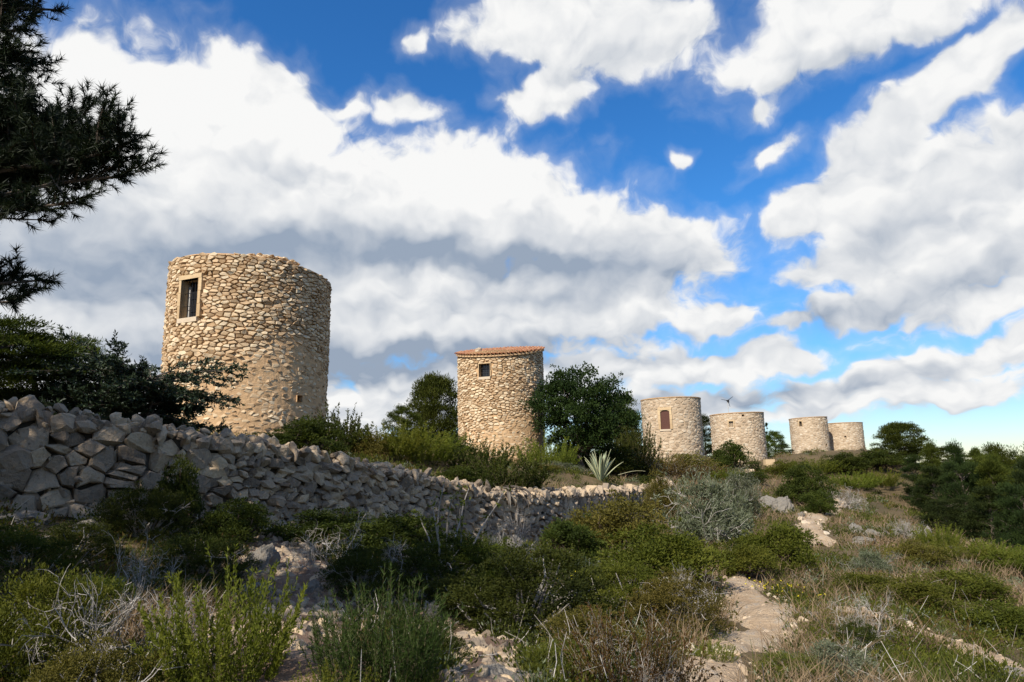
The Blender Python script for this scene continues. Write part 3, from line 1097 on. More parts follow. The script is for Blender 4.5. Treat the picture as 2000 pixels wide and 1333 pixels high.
        for k in range(cross):
            f = Geo(); zz = -hh + 2 * hh * (k + 1) / (cross + 1)
            A = np.array([[-x, d * .45, zz], [x, d * .45, zz]]) @ M[:3, :3].T + M[:3, 3]
            tube(f, A, 0.012, 6); f.build('bar', MAT['iron'], win)
        if white_bar:
            f = Geo(); box(f, -x + .05, -x + .10, d - .10, d - .03, -hh + .01, hh - .18, M); f.build('casement', MAT['white_frame'], win)
        if shutters:
            for s in (0, 1):
                f = Geo()
                for k in range(4):
                    a = -x + s * x + k * x / 4
                    box(f, a + .006, a + x / 4 - .006, d * .45, d * .45 + .04 + .006 * (k % 2), -hh + .01, hh - .06, M, .3 + .15 * k)
                f.build('shutter', MAT['wood_dark'], win)
        return win


warm = (MAT['stone_warm'], MAT['mortar_warm'])
pale = (MAT['stone_pale'], MAT['mortar_pale'])

# ---- nearest tower: raw rubble above, mortar flush below
T1 = Tower('mill_tower', 'largest and nearest round stone tower, barred window high on its face, no roof', 319.5, 641.5, 680, 3.1, (331, 516), (643, 556), 850, warm)
zmid1 = lambda phi, z: smooth01((z - (T1.z0 + 2.4) - 0.9 * np.sin(np.asarray(phi) * 2.1 + 0.4)) / 1.6)
p1, z1 = T1.hole(369, 583, .42, .74, .13)
p2, z2 = T1.hole(585, 779, .13, .12, .02)
T1.core(lambda p, z: 0.022 + 0.055 * zmid1(p, z))
T1.stones(.215, .112, 1, lambda p, z: .012 + .046 * float(zmid1(p, z)), lambda p, z: .016 - .004 * float(zmid1(p, z)), .028, 300, split=False, tiltamt=.20, skip=lambda p, z: .20 * (1 - float(zmid1(p, z))))
gq = np.random.default_rng(5)
for k in range(120):                                   # loose stones on the ragged rim
    a = gq.uniform(-math.pi, math.pi) if k > 90 else gq.uniform(-R(100), R(100))
    V, F = ROCKS[k % 14]
    T1.rest.add((V * gq.uniform(.08, .16)) @ rot3(gq).T + T1.xyz(np.array(a), T1.ztop(a) - .05, T1.r - gq.uniform(.1, .4)), F, gq.random())
# remnant of an inner course standing above the rim
for k in range(70):
    a = gq.uniform(R(-5), R(36)) ; V, F = ROCKS[k % 14]
    T1.rest.add((V * np.array([.26, .26, .16])) @ rot3(gq, .8).T + T1.xyz(np.array(a), (T1.ztop(0.0) - .02) + gq.uniform(.0, .16), T1.r - .42 + gq.uniform(-.05, .05)), F, gq.random())
T1.close()
T1.window(p1, z1, .42, .74, .15, lip=.012, bars=4, cross=2, white_bar=True)
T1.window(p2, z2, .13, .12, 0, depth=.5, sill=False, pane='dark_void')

# ---- second tower with its tiled roof
T2 = Tower('mill_tower', 'round stone tower roofed with orange tiles between pine and leafy dark tree', 895, 1062, 780, 3.1, (893, 694), (1060, 686), 915, warm)
zavg = (T2.zl + T2.zr) / 2
T2.zl = T2.zr = zavg
zmid2 = lambda phi, z: smooth01((z - (T2.z0 + 2.6) - 0.9 * np.sin(np.asarray(phi) * 2.0)) / 2.2)
p1, z1 = T2.hole(946, 723.5, .41, .46, .06)
p2, z2 = T2.hole(950, 890, .19, .15, .02)
ROOF_S, ROOF_A = 0.235, R(-10)          # roof pitch and the way it falls, from the camera side
_rt2 = T2.ztop
T2.ztop = lambda phi: zavg + 0.06 - ROOF_S * T2.r * np.cos(np.asarray(phi) - ROOF_A)
T2.core(lambda p, z: 0.02 + 0.05 * zmid2(p, z))
T2.stones(.27, .140, 2, lambda p, z: .018 + .046 * float(zmid2(p, z)), lambda p, z: .022 - .004 * float(zmid2(p, z)), .028, 300, tiltamt=.16, skip=lambda p, z: .15 * (1 - float(zmid2(p, z))))
T2.close()
T2.window(p1, z1, .41, .46, .06, bars=3, cross=2, frame_mat='sandstone', jamb_blocks=2, lip=.0)
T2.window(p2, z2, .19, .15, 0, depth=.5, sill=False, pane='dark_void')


def tiled_roof(T):
    n = math.cos(ROOF_A) * T.n0 + math.sin(ROOF_A) * T.rt          # downhill
    t = -math.sin(ROOF_A) * T.n0 + math.cos(ROOF_A) * T.rt
    S = ROOF_S
    zc = zavg - T.z0 + 0.13
    P = lambda a, b, h: np.array([n[0] * a + t[0] * b, n[1] * a + t[1] * b, zc - S * a + h])
    RR = T.r + 0.14
    g = Geo()
    ph = np.linspace(0, 2 * math.pi, 49)
    top = np.array([P(RR * math.cos(q), RR * math.sin(q), 0) for q in ph]); bot = top - (0, 0, .10)
    k = len(ph)
    g.add(np.concatenate([top, bot]), [[i, i + 1, k + i + 1, k + i] for i in range(k - 1)], .4)
    g.add(np.concatenate([top, [P(0, 0, 0)]]), [[i, i + 1, k] for i in range(k - 1)], .4)
    g.add(np.concatenate([bot, [P(0, 0, -.1)]]), [[i, i + 1, k] for i in range(k - 1)], .4)
    roof = g.build('roof', MAT['mortar_warm'], T.root)
    gg = np.random.default_rng(9)
    pitch, ln = 0.262, 0.46
    # one tapered barrel tile, shared by all
    m = 6; L = .54
    a = np.linspace(0, math.pi, m + 1)
    rows = []
    for (yy, rr) in ((0, .118), (L, .098)):
        rows.append(np.stack([np.cos(a) * rr, np.full(m + 1, yy), np.sin(a) * rr * .85], 1))
    for (yy, rr) in ((0, .098), (L, .078)):
        rows.append(np.stack([np.cos(a) * rr, np.full(m + 1, yy), np.sin(a) * rr * .85], 1))
    V = np.concatenate(rows); k = m + 1
    F = []
    for i in range(m):
        F += [[i, i + 1, k + i + 1, k + i], [2 * k + i + 1, 2 * k + i, 3 * k + i, 3 * k + i + 1], [i + 1, i, 2 * k + i, 2 * k + i + 1]]
    meshes = [Geo().add(V, F, r_).mesh('tile', MAT['tile'], smooth=False) for r_ in (.1, .3, .45, .6, .75, .95)]
    ax = Vector((t[0], t[1], 0)); up_ = Vector((-n[0], -n[1], S)).normalized(); zz = ax.cross(up_)
    if zz.z < 0:
        ax = -ax; zz = ax.cross(up_)
    Mr = Matrix((ax, up_, zz)).transposed().to_4x4()
    cnt = 0
    for c in range(-13, 14):
        b = c * pitch
        if abs(b) > RR - .05:
            continue
        edge = math.sqrt(RR ** 2 - b * b) + .10
        a0 = edge
        while a0 > -edge + .2:
            o = link('tile', meshes[gg.integers(6)], roof)
            o.matrix_local = Matrix.Translation(Vector(P(a0 + gg.uniform(-.02, .02), b + gg.uniform(-.012, .012), .045 + .02))) @ Mr @ Matrix.Rotation(gg.uniform(-.04, .04), 4, 'Z') @ Matrix.Rotation(0.035, 4, 'X')
            a0 -= ln; cnt += 1
    # stub of a stone chimney near the low side
    g = Geo()
    q = T.surf(930, 690)
    for k_ in range(9):
        Vv, Ff = ROCKS[k_]
        g.add((Vv * .36) @ rot3(gg).T + P(RR * .55, -1.25, .12 + .09 * (k_ // 3)) + gg.normal(0, .09, 3), Ff, gg.random())
    g.build('chimney', MAT['stone_pale'], roof)
    return cnt


NT = tiled_roof(T2)

# ---- four farther towers, pale rendered rubble
T3 = Tower('mill_tower', 'pale round tower with tall arched shuttered window in yellow sandstone surround', 1254, 1371.5, 830, 3.1, (1251, 784), (1368, 779), 897, pale)
p1, z1 = T3.hole(1299, 820, .47, .98, .22)
T3.core(lambda p, z: 0.018 + 0 * z)
T3.stones(.40, .26, 3, lambda p, z: .026, lambda p, z: .045, .016, 0)
T3.close()
T3.window(p1, z1, .47, .98, .24, depth=.3, lip=.012, shutters=True, arch=True, sill=True, jamb_blocks=4)

T4 = Tower('mill_tower', 'pale round tower behind rounded dark bush, small wind turbine on top', 1389, 1495, 850, 3.1, (1386, 813), (1489, 807), 908, pale)
p1, z1 = T4.hole(1428, 829, .26, .34, .12)
p2, z2 = T4.hole(1451, 811.5, .14, .10, 0)
T4.core(lambda p, z: 0.018 + 0 * z)
T4.stones(.40, .27, 4, lambda p, z: .03, lambda p, z: .045, .016, 0)
T4.close()
T4.window(p1, z1, .26, .34, .12, bars=2, cross=2, pane='stone_pale', depth=.25)
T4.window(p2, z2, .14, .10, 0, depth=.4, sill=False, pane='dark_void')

T6 = Tower('mill_tower', 'farthest pale round tower half hidden by its neighbour, single dark putlog hole', 1613, 1688, 855, 3.1, (1612, 829), (1685, 826), 886, pale)
p1, z1 = T6.hole(1651, 853, .16, .13, 0)
T6.core(lambda p, z: 0.018 + 0 * z)
T6.stones(.42, .28, 6, lambda p, z: .03, lambda p, z: .05, .016, 0)
T6.close()
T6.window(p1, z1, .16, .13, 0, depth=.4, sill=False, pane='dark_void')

T5 = Tower('mill_tower', 'pale round tower standing just before the farthest one, low dark opening', 1544, 1619.5, 855, 3.1, (1540, 820), (1615, 815), 905, pale)
p1, z1 = T5.hole(1563.5, 828, .24, .40, .12)
p2, z2 = T5.hole(1614, 870, .24, .22, 0)
T5.core(lambda p, z: 0.018 + 0 * z)
T5.stones(.42, .28, 5, lambda p, z: .03, lambda p, z: .05, .016, 0)
T5.close()
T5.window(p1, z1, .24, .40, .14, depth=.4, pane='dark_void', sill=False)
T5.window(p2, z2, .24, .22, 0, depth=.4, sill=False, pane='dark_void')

for T in (T3, T4, T5, T6):                             # rendered coping round each rim
    ph = np.linspace(0, 2 * math.pi, 65)
    zt = T.ztop(ph)
    g = Geo()
    prof = [(-.06, .0), (.05, .02), (.06, .12), (-.5, .14)]
    rows = [T.xyz(ph, zt + dz - .06, np.full(65, T.r + dr)) for dr, dz in prof]
    for a, b in zip(rows[:-1], rows[1:]):
        g.add(np.concatenate([a, b]), [[i, i + 1, 65 + i + 1, 65 + i] for i in range(64)], .35)
    g.build('coping', MAT['mortar_warm'], T.root)

# small wind turbine on the fourth tower's roof
hub = at(1420.5, 783, T4.c[1])
foot = np.array([hub[0] + .12, hub[1], T4.ztop(0) - 1.25])
tb = thing('wind_turbine', 'tiny dark three bladed wind turbine on thin mast above pale tower', 'turbine', foot)
g = Geo(); tube(g, [(0, 0, 0), tuple(hub - foot)], [.05, .035], 8); g.build('mast', MAT['white_frame'], tb)
hp = hub - foot
g = Geo(); tube(g, [hp + (0, -.22, 0), hp + (0, -.18, 0), hp + (0, .12, 0), hp + (0, .30, 0)], [.02, .09, .08, .02], 8); g.build('hub', MAT['iron'], tb)
g = Geo(); tube(g, [hp + (.0, .25, 0), hp + (.28, .75, -.02)], [.025, .02], 6); box(g, .2, .46, .74, .77, -.18, .14, Matrix.Translation(Vector(hp))); g.build('tail_vane', MAT['iron'], tb)
for a in (R(35), R(168), R(285)):
    g = Geo()
    e = np.array([math.cos(a), 0, math.sin(a)]); s_ = np.array([-e[2], 0, e[0]])
    o_ = hp + (0, -.2, 0)
    V = [o_ + e * .06 - s_ * .03, o_ + e * .06 + s_ * .05, o_ + e * .78 + s_ * .03, o_ + e * .82 - s_ * .01]
    V = np.array(V); V = np.concatenate([V, V + (0.01, .035, 0)])
    g.add(V, [[0, 1, 2, 3], [7, 6, 5, 4], [0, 4, 5, 1], [1, 5, 6, 2], [2, 6, 7, 3], [3, 7, 4, 0]]); g.build('blade', MAT['iron'], tb)

# ------------------------------------------------------------------ dry stone terrace wall
wallroot = thing('dry_stone_wall', 'long grey dry stone terrace wall curving from lower left towards the agave', 'wall', (W_XY[2][0], W_XY[2][1], W_FOOT[2]))
W0 = np.array(wallroot.location)
_seg = np.linalg.norm(np.diff(W_XY, axis=0), axis=1)
W_S = np.concatenate([[0], np.cumsum(_seg)])
_t = np.linspace(0, W_S[-1], 400)
_cx, _cy = np.interp(_t, W_S, W_XY[:, 0]), np.interp(_t, W_S, W_XY[:, 1])
_ct, _cf = np.interp(_t, W_S, W_TOP), np.interp(_t, W_S, W_FOOT)
for _ in range(60):
    for a in (_cx, _cy, _ct, _cf):
        a[1:-1] = (a[:-2] + 2 * a[1:-1] + a[2:]) / 4
_tx, _ty = np.gradient(_cx), np.gradient(_cy)
_l = np.hypot(_tx, _ty)
_nx, _ny = _ty / _l, -_tx / _l                       # outwards, to the lower side


def wall_pt(u, v, h):
    """u along, v height above foot level, h out of the face; battered face"""
    lean = 0.10 * v
    x = np.interp(u, _t, _cx) + np.interp(u, _t, _nx) * (h - lean + .15)
    y = np.interp(u, _t, _cy) + np.interp(u, _t, _ny) * (h - lean + .15)
    z = np.interp(u, _t, _cf) + v
    return np.stack([x, y, z], -1) - W0


def build_wall():
    g = np.random.default_rng(21)
    gc = Geo()
    us = _t[::4]
    hh = (np.interp(us, _t, _ct) - np.interp(us, _t, _cf)) - .12
    rows = [wall_pt(us, np.full(len(us), -.5), np.full(len(us), -.10)), wall_pt(us, hh, np.full(len(us), -.10)), wall_pt(us, hh, np.full(len(us), -.75)), wall_pt(us, np.full(len(us), -.5), np.full(len(us), -.8))]
    k = len(us)
    for a, b in zip(rows[:-1], rows[1:]):
        gc.add(np.concatenate([a, b]), [[i, i + 1, k + i + 1, k + i] for i in range(k - 1)], .4)
    gc.build('core', MAT['earth_core'], wallroot)
    pieces = []
    # runs with their own coursing: big blocks near, smaller beyond, slabs on edge at the far end
    runs = [(0.0, 5.6, .29, .225, .085, 0.0), (5.6, 9.5, .22, .135, .075, 0.0), (9.5, 19.5, .24, .145, .075, 0.15), (19.5, W_S[-1] - .05, .21, .36, .06, 0.35)]
    for (a, b, w, h, rel, shear) in runs:
        for site, poly in voronoi(course_sites(a, b, 0, 2.3, w, h, g, lo=.45, hi=2.1)):
            s = site * (w, h) + (a, -.25)
            q = poly * (w, h) + (a, -.25)
            q[:, 0] += (q[:, 1] - s[1]) * shear
            if not (a <= s[0] < b):
                continue
            H_ = float(np.interp(s[0], _t, _ct) - np.interp(s[0], _t, _cf))
            if s[1] > H_ - .05 or s[1] < -.3:
                continue
            fitted = (s[0] < 6.3 and s[1] < H_ * (.62 + .12 * math.sin(s[0] * 2.1))) or s[0] > 19.5
            if fitted:                                  # flat-faced blocks wedged tight
                V, F = stone_piece(q, .007, rel * g.uniform(.5, 1.5), .16, g.normal(0, .22, 2), g, split=s[0] < 11, flat=.82)
                P = wall_pt(V[:, 0], V[:, 1], V[:, 2])
            else:                                       # stones stacked loosely, each lying its own way
                V, F = ROCKS[g.integers(14)]
                sc = np.array([np.ptp(q[:, 0]) * 1.0, g.uniform(.20, .30), np.ptp(q[:, 1]) * 1.30])
                L_ = (np.clip(V, (-.6, -.26, -.34), (.6, .26, .34)) * (1, 1.7, 1.25) * sc) @ np.array(Matrix.Rotation(g.normal(0, .28), 3, 'Y') @ Matrix.Rotation(g.normal(0, .25), 3, 'X') @ Matrix.Rotation(g.normal(0, .25), 3, 'Z')).T
                P = wall_pt(s[0] + L_[:, 0], s[1] + L_[:, 2], -.02 + g.uniform(-.05, .05) - L_[:, 1])
            dist = np.linalg.norm(P.mean(0) + W0)
            pieces.append((np.ptp(q[:, 0]) * np.ptp(q[:, 1]) / dist ** 2, P, F, g.random()))
    # small chink stones wedged between the big ones
    for k in range(900):
        u_ = g.uniform(0, 20); H_ = float(np.interp(u_, _t, _ct) - np.interp(u_, _t, _cf))
        V, F = ROCKS[g.integers(14)]
        c = wall_pt(np.array(u_), np.array(g.uniform(-.1, H_ - .1)), np.array(g.uniform(-.09, -.01)))
        pieces.append((1e-9, (V * g.uniform(.12, .24) * np.array([1.3, 1, .8])) @ rot3(g).T + c, F, g.random()))
    # loose stones heaped along the top
    n = 0
    u = 0.0
    while u < W_S[-1]:
        H_ = float(np.interp(u, _t, _ct) - np.interp(u, _t, _cf))
        base = .26 if u < 10 else (.24 if u < 20 else .21)
        big = base * g.uniform(.5, 1.45)
        for lay in range(4):
            V, F = ROCKS[g.integers(14)]
            sc = big * g.uniform(.7, 1.15) * np.array([1.15, 1.0, .95])
            c = wall_pt(np.array(u + g.uniform(-.1, .1)), np.array(H_ - .10 + .07 * (lay % 3) + g.uniform(-.06, .10)), np.array(.02 - .22 * lay + g.uniform(-.06, .06)))
            P = (V * sc) @ rot3(g).T + c
            dist = np.linalg.norm(c + W0)
            pieces.append((sc[0] * sc[2] / dist ** 2 * (.9 if lay < 2 else .5), P, F, g.random()))
        u += big * .62
    pieces.sort(key=lambda t: -t[0] * (1 if -0.80 < (t[1].mean(0) + W0)[0] / max(.1, (t[1].mean(0) + W0)[1]) else .01))
    for (a, P, F, rr) in pieces[:300]:
        Geo().add(P, F, rr).build('stone', MAT['stone_grey'], wallroot)
    rest = Geo()
    for (a, P, F, rr) in pieces[300:]:
        rest.add(P, F, rr)
    rest.build('stones', MAT['stone_grey'], wallroot, kind='stuff')
    return len(pieces)


NW = build_wall()


# ------------------------------------------------------------------ plants: prototypes
def puffs(geo, g, C, Rd, per, L, W, up=0.35, inner=0.5, r=None):
    """leaf clumps: C centres, Rd radii, per leaves each"""
    C = np.asarray(C, float); Rd = np.asarray(Rd, float)
    n = len(C)
    d = rand_dirs(n * per, g)
    d[:, 2] = np.where(d[:, 2] < -0.35, -d[:, 2] * .6, d[:, 2])
    c = np.repeat(C, per, 0); q = np.repeat(Rd, per)[:, None]
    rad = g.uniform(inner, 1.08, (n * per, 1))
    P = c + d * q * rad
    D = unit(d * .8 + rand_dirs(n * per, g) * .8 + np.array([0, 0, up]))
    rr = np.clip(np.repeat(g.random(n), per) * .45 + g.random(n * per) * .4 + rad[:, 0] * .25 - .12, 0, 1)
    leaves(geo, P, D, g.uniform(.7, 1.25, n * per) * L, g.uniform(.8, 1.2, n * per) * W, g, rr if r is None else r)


def curve_pts(a, d, L, n, g, wob=.12, up=0.0, grav=0.0):
    P = [np.array(a, float)]
    d = np.array(d, float); d /= np.linalg.norm(d)
    for i in range(n):
        d = d + g.normal(0, wob, 3) + np.array([0, 0, up - grav * i / n]); d /= np.linalg.norm(d)
        P.append(P[-1] + d * L / n)
    return np.array(P)


def twigs(geo, g, a, d, L, depth, rad, wob=.25, k=3, spread=.75, nb=4, ends=None):
    P = curve_pts(a, d, L, 4, g, wob)
    tube(geo, P, np.linspace(rad, rad * .55, len(P)), k, g.random())
    if depth == 0:
        if ends is not None:
            ends.append((P[-1], P[-1] - P[-2]))
        return
    for i in range(nb):
        j = g.integers(1, len(P))
        dd = unit(P[j] - P[j - 1]) + g.normal(0, spread, 3)
        twigs(geo, g, P[j], dd, L * g.uniform(.5, .8), depth - 1, rad * .58, wob, k, spread, nb, ends)


def stems_with(geoF, geoS, g, n, h, spread, leaf, per, L, W, wob=.09, up=.06, rad=.006, lean=.35, start=.2, tipcol=False):
    for i in range(n):
        a = g.uniform(0, 2 * math.pi); q = math.sqrt(g.random())
        base = np.array([math.cos(a), math.sin(a), 0]) * q * spread * .45
        d = np.array([math.cos(a) * lean * (q + .25), math.sin(a) * lean * (q + .25), 1.0])
        P = curve_pts(base, d, h * g.uniform(.6, 1.1) * (1.1 - .35 * q), 5, g, wob, up)
        tube(geoS, P, np.linspace(rad, rad * .4, len(P)), 3, g.random())
        t = g.uniform(start, 1, per) * (len(P) - 1 - 1e-6)
        i0 = t.astype(int); f = (t - i0)[:, None]
        Q = P[i0] * (1 - f) + P[i0 + 1] * f
        T = unit(P[i0 + 1] - P[i0])
        D = T * .9 + rand_dirs(per, g) * .8
        col = np.clip(g.random() * .35 + g.random(per) * .35 + (t / len(P)) * .35, 0, 1)
        if leaf == 'blade':
            blades(geoF, Q, D, g.uniform(.7, 1.2, per) * L, W, g, col)
        else:
            leaves(geoF, Q, D, g.uniform(.7, 1.2, per) * L, W, g, col)


def dome_centres(g, n, hw=.5, h=.62, low=.05):
    C = []
    while len(C) < n:
        p = g.uniform(-1, 1, 3); p[2] = abs(p[2])
        l = np.linalg.norm(p)
        if .45 < l < 1.0:
            wob = 1 + .45 * vnoise(math.atan2(p[1], p[0]) * 1.4, p[2] * 2.3, n)
            C.append((p[0] * hw * wob * .82, p[1] * hw * wob * .82, low + p[2] * h * wob * .85))
    return np.array(C)


PROTO = {}


def reg(kind, parts):
    """parts: list of (name, Geo, material, smooth)"""
    PROTO.setdefault(kind, []).append([(n, g.mesh(n, m, False)) for n, g, m in parts if g.n])


def make_protos():
    for k in range(3):
        g = np.random.default_rng(200 + k)
        for kind, mat, L, W in (('lentisk', 'lentisk', .036, .017), ('fresh', 'freshgreen', .036, .016), ('ochre', 'ochregreen', .034, .014)):
            if kind != 'lentisk' and k == 2:
                continue
            F, S = Geo(), Geo()
            C = dome_centres(g, 58)
            puffs(F, g, C, g.uniform(.07, .17, len(C)), 150, L, W)
            Tt = dome_centres(g, 34, .54, .70)      # shoots that break the outline
            puffs(F, g, Tt, g.uniform(.03, .06, len(Tt)), 26, L, W * .8, up=.9)
            for c in C[:26]:
                P = np.array([(0, 0, -.1), c * (.35, .35, .3), c * (.75, .75, .7), c])
                P[1:3] += g.normal(0, .03, (2, 3))
                tube(S, P, [.022, .016, .010, .004], 4, g.random())
            reg(kind, [('foliage', F, MAT[mat]), ('stems', S, MAT['twig_brown'])])
    for kind, mat, sd in (('lentisk_fine', 'lentisk', 231), ('fresh_fine', 'freshgreen', 232), ('ochre_fine', 'ochregreen', 233)):
        for k in range(2 if kind != 'ochre_fine' else 1):     # small-leaved bushes for the near slope
            g = np.random.default_rng(sd + 10 * k)
            F, S = Geo(), Geo()
            C = dome_centres(g, 78)
            puffs(F, g, C, g.uniform(.05, .15, len(C)), 215, .021, .010)
            Tt = dome_centres(g, 70, .55, .72)
            puffs(F, g, Tt, g.uniform(.02, .05, len(Tt)), 44, .021, .008, up=1.0)
            for c in C[:34]:
                P = np.array([(0, 0, -.1), c * (.35, .35, .3), c * (.75, .75, .7), c]); P[1:3] += g.normal(0, .03, (2, 3))
                tube(S, P, [.018, .012, .008, .003], 4, g.random())
            for q in range(3):
                twigs(S, g, (g.normal(0, .1), g.normal(0, .1), .1), (g.normal(0, .6), g.normal(0, .6), 1), .34, 2, .008, .3, 3, .7, 3)
            reg(kind, [('foliage', F, MAT[mat]), ('stems', S, MAT['twig_grey'])])
    for k in range(2):
        g = np.random.default_rng(240 + k)
        F, S = Geo(), Geo()
        stems_with(F, S, g, 190, .85, 1.0, 'blade', 80, .060, .0075, rad=.002)
        reg('rosemary', [('foliage', F, MAT['rosemary']), ('stems', S, MAT['twig_brown'])])
        F, S = Geo(), Geo()
        stems_with(F, S, g, 150, .9, 1.0, 'leaf', 74, .046, .014, wob=.12, rad=.0022, lean=.6, start=.12)
        reg('yellow', [('foliage', F, MAT['yellowgreen']), ('stems', S, MAT['twig_green'])])
        F, S = Geo(), Geo()
        C = dome_centres(g, 64, .5, .62)
        puffs(F, g, C, g.uniform(.07, .15, len(C)), 105, .050, .013, up=.5)
        ends = []
        for q in range(7):
            a_ = q * .9
            twigs(S, g, (math.cos(a_) * .04, math.sin(a_) * .04, -.05), (math.cos(a_) * .6, math.sin(a_) * .6, 1), .42, 3, .011, .2, 4, .55, 3, ends)
        E = np.array([e for e, _ in ends]); ED = np.array([d for _, d in ends])
        n_ = len(E) * 14
        leaves(F, np.repeat(E, 14, 0) + g.normal(0, .03, (n_, 3)), np.repeat(unit(ED), 14, 0) + rand_dirs(n_, g) * .8, .05, .013, g)
        reg('olive', [('foliage', F, MAT['olive']), ('stems', S, MAT['twig_grey'])])
        F, S = Geo(), Geo()
        stems_with(F, S, g, 170, .75, 1.0, 'leaf', 66, .030, .012, wob=.2, rad=.0022, lean=.65, start=.2)
        for q in range(5):
            twigs(S, g, (g.normal(0, .12), g.normal(0, .12), -.02), (g.normal(0, .6), g.normal(0, .6), 1), .34, 3, .005, .35, 3, .8, 3)
        reg('heath', [('foliage', F, MAT['heath']), ('stems', S, MAT['twig_grey'])])
        F, S = Geo(), Geo()
        stems_with(F, S, g, 130, .9, 1.0, 'leaf', 66, .05, .020, wob=.16, rad=.003, lean=.55, start=.15)
        reg('spiky', [('foliage', F, MAT['lentisk']), ('stems', S, MAT['twig_brown'])])
    for k in range(3):
        g = np.random.default_rng(260 + k)
        S = Geo()
        for q in range(11):
            a = g.uniform(0, 2 * math.pi)
            twigs(S, g, (math.cos(a) * .1, math.sin(a) * .1, -.03), (math.cos(a) * .8, math.sin(a) * .8, g.uniform(.5, 1.2)), .36, 3, .0085, .30, 3, .75, 4)
        reg('dead', [('twigs', S, MAT['twig_grey'])])
        for kind, mat, n, L, lean in (('drygrass', 'drygrass', 230, .60, .5), ('greengrass', 'greengrass', 230, .42, .55)):
            F = Geo()
            a = g.uniform(0, 2 * math.pi, n); q = np.sqrt(g.random(n))
            P = np.stack([np.cos(a) * q * .22, np.sin(a) * q * .22, np.full(n, -.03)], 1)
            D = np.stack([np.cos(a) * lean * q, np.sin(a) * lean * q, np.ones(n)], 1) + g.normal(0, .18, (n, 3))
            blades(F, P, D, g.uniform(.5, 1.1, n) * L, .007, g, None, bend=.35)
            reg(kind, [('blades', F, MAT[mat])])
    # slender sapling with whitish stems and sparse yellow leaves
    g = np.random.default_rng(280)
    F, S = Geo(), Geo()
    for q in range(7):
        P = curve_pts((g.normal(0, .10), g.normal(0, .10), -.03), (g.normal(0, .25), g.normal(0, .25), 1), g.uniform(.7, 1.15), 7, g, .10)
        tube(S, P, np.linspace(.012, .004, len(P)), 5, g.random())
        n = 46
        i0 = g.integers(2, len(P), n)
        leaves(F, P[i0] + g.normal(0, .02, (n, 3)), rand_dirs(n, g) + (0, 0, .4), g.uniform(.03, .05, n), .02, g)
    reg('sapling', [('foliage', F, MAT['freshgreen']), ('stems', S, MAT['twig_grey'])])


make_protos()


def put(kind, name, loc, w, h, rz, label, cat, group=None, var=0, sink=.0):
    """one plant: an Empty at its foot, its parts share the prototype's meshes"""
    base = {'lentisk': .78, 'fresh': .78, 'ochre': .78, 'rosemary': .85, 'yellow': .9, 'olive': .85, 'heath': .72, 'spiky': .85, 'dead': .62, 'drygrass': .55, 'greengrass': .38, 'sapling': 1.0}[kind]
    wide = {'dead': 1.3, 'drygrass': .8, 'greengrass': .65, 'sapling': .6, 'rosemary': 1.15, 'yellow': 1.3, 'olive': 1.45, 'heath': 1.2, 'spiky': 1.25}.get(kind, 1.08)
    t = thing(name, label, cat, (loc[0], loc[1], loc[2] - sink), rz, group)
    t.scale = (w / wide, w / wide, h / base)
    if loc[1] < 11 and kind + '_fine' in PROTO:
        kind = kind + '_fine'
    P = PROTO[kind][var % len(PROTO[kind])]
    for n, me in P:
        link(n, me, t)
    return t


# ---- pines and leafy trees (metres)
def tree_pine(seed, H, crown, puff_r, per, L, W, lean=0.0, bare=.3, flat=.7, mat='pine'):
    """trunk, limbs and needle clumps; crown = (half width, base fraction, n puffs, shape)"""
    g = np.random.default_rng(seed)
    hw, base, n, shape = crown
    T, B, F = Geo(), Geo(), Geo()
    P = curve_pts((0, 0, -.4), (lean, 0, 1), H * .92 + .4, 8, g, .05, .03)
    P[-1, 2] = min(P[-1, 2], H * .93)
    tube(T, P, np.linspace(H * .028 + .04, .03, len(P)), 8, .5)
    C = []
    while len(C) < n:
        t = g.random()
        z = base + (1 - base) * t
        if shape == 'round':
            rr = hw * math.sqrt(max(.05, 1 - (2 * t - .85) ** 2 / 1.35))
        elif shape == 'cone':
            rr = hw * (1 - t) ** .75 + .12
        else:
            rr = hw * (1 - .55 * t)
        a = g.uniform(0, 2 * math.pi); q = g.uniform(.25, 1.0) ** .6
        wob = 1 + .6 * vnoise(a * 1.3 + seed, z * 5.0, seed)
        i = min(len(P) - 1, int(z * (len(P) - 1)))
        C.append(P[i] * (1, 1, 0) + np.array([math.cos(a) * rr * q * wob, math.sin(a) * rr * q * wob, z * H]))
    C = np.array(C)
    for c in C[::2]:
        zz = max(.15 * H, c[2] - .35 * np.linalg.norm(c[:2]) - .05 * H)
        i = np.interp(zz, P[:, 2], np.arange(len(P))); i0 = int(i); i1 = min(len(P) - 1, i0 + 1)
        a = P[i0] + (P[i1] - P[i0]) * (i - i0)
        m = (a + c) / 2 + g.normal(0, .05 * H * .2, 3)
        tube(B, [a, m, c], [.012 * H * .6 + .012, .02, .008], 4, g.random())
    pr = g.uniform(.65, 1.3, n) * puff_r
    d = rand_dirs(n * per, g)
    d[:, 2] = np.where(d[:, 2] < -.2, -d[:, 2] * .7, d[:, 2])
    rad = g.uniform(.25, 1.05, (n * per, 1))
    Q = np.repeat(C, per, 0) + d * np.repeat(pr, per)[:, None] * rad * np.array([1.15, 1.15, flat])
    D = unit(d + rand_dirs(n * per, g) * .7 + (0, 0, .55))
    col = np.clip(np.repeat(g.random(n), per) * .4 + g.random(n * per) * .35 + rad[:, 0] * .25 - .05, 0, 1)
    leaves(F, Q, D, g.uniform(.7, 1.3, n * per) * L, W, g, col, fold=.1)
    return [('trunk', T, MAT['bark']), ('branches', B, MAT['bark']), ('crown', F, MAT[mat])]


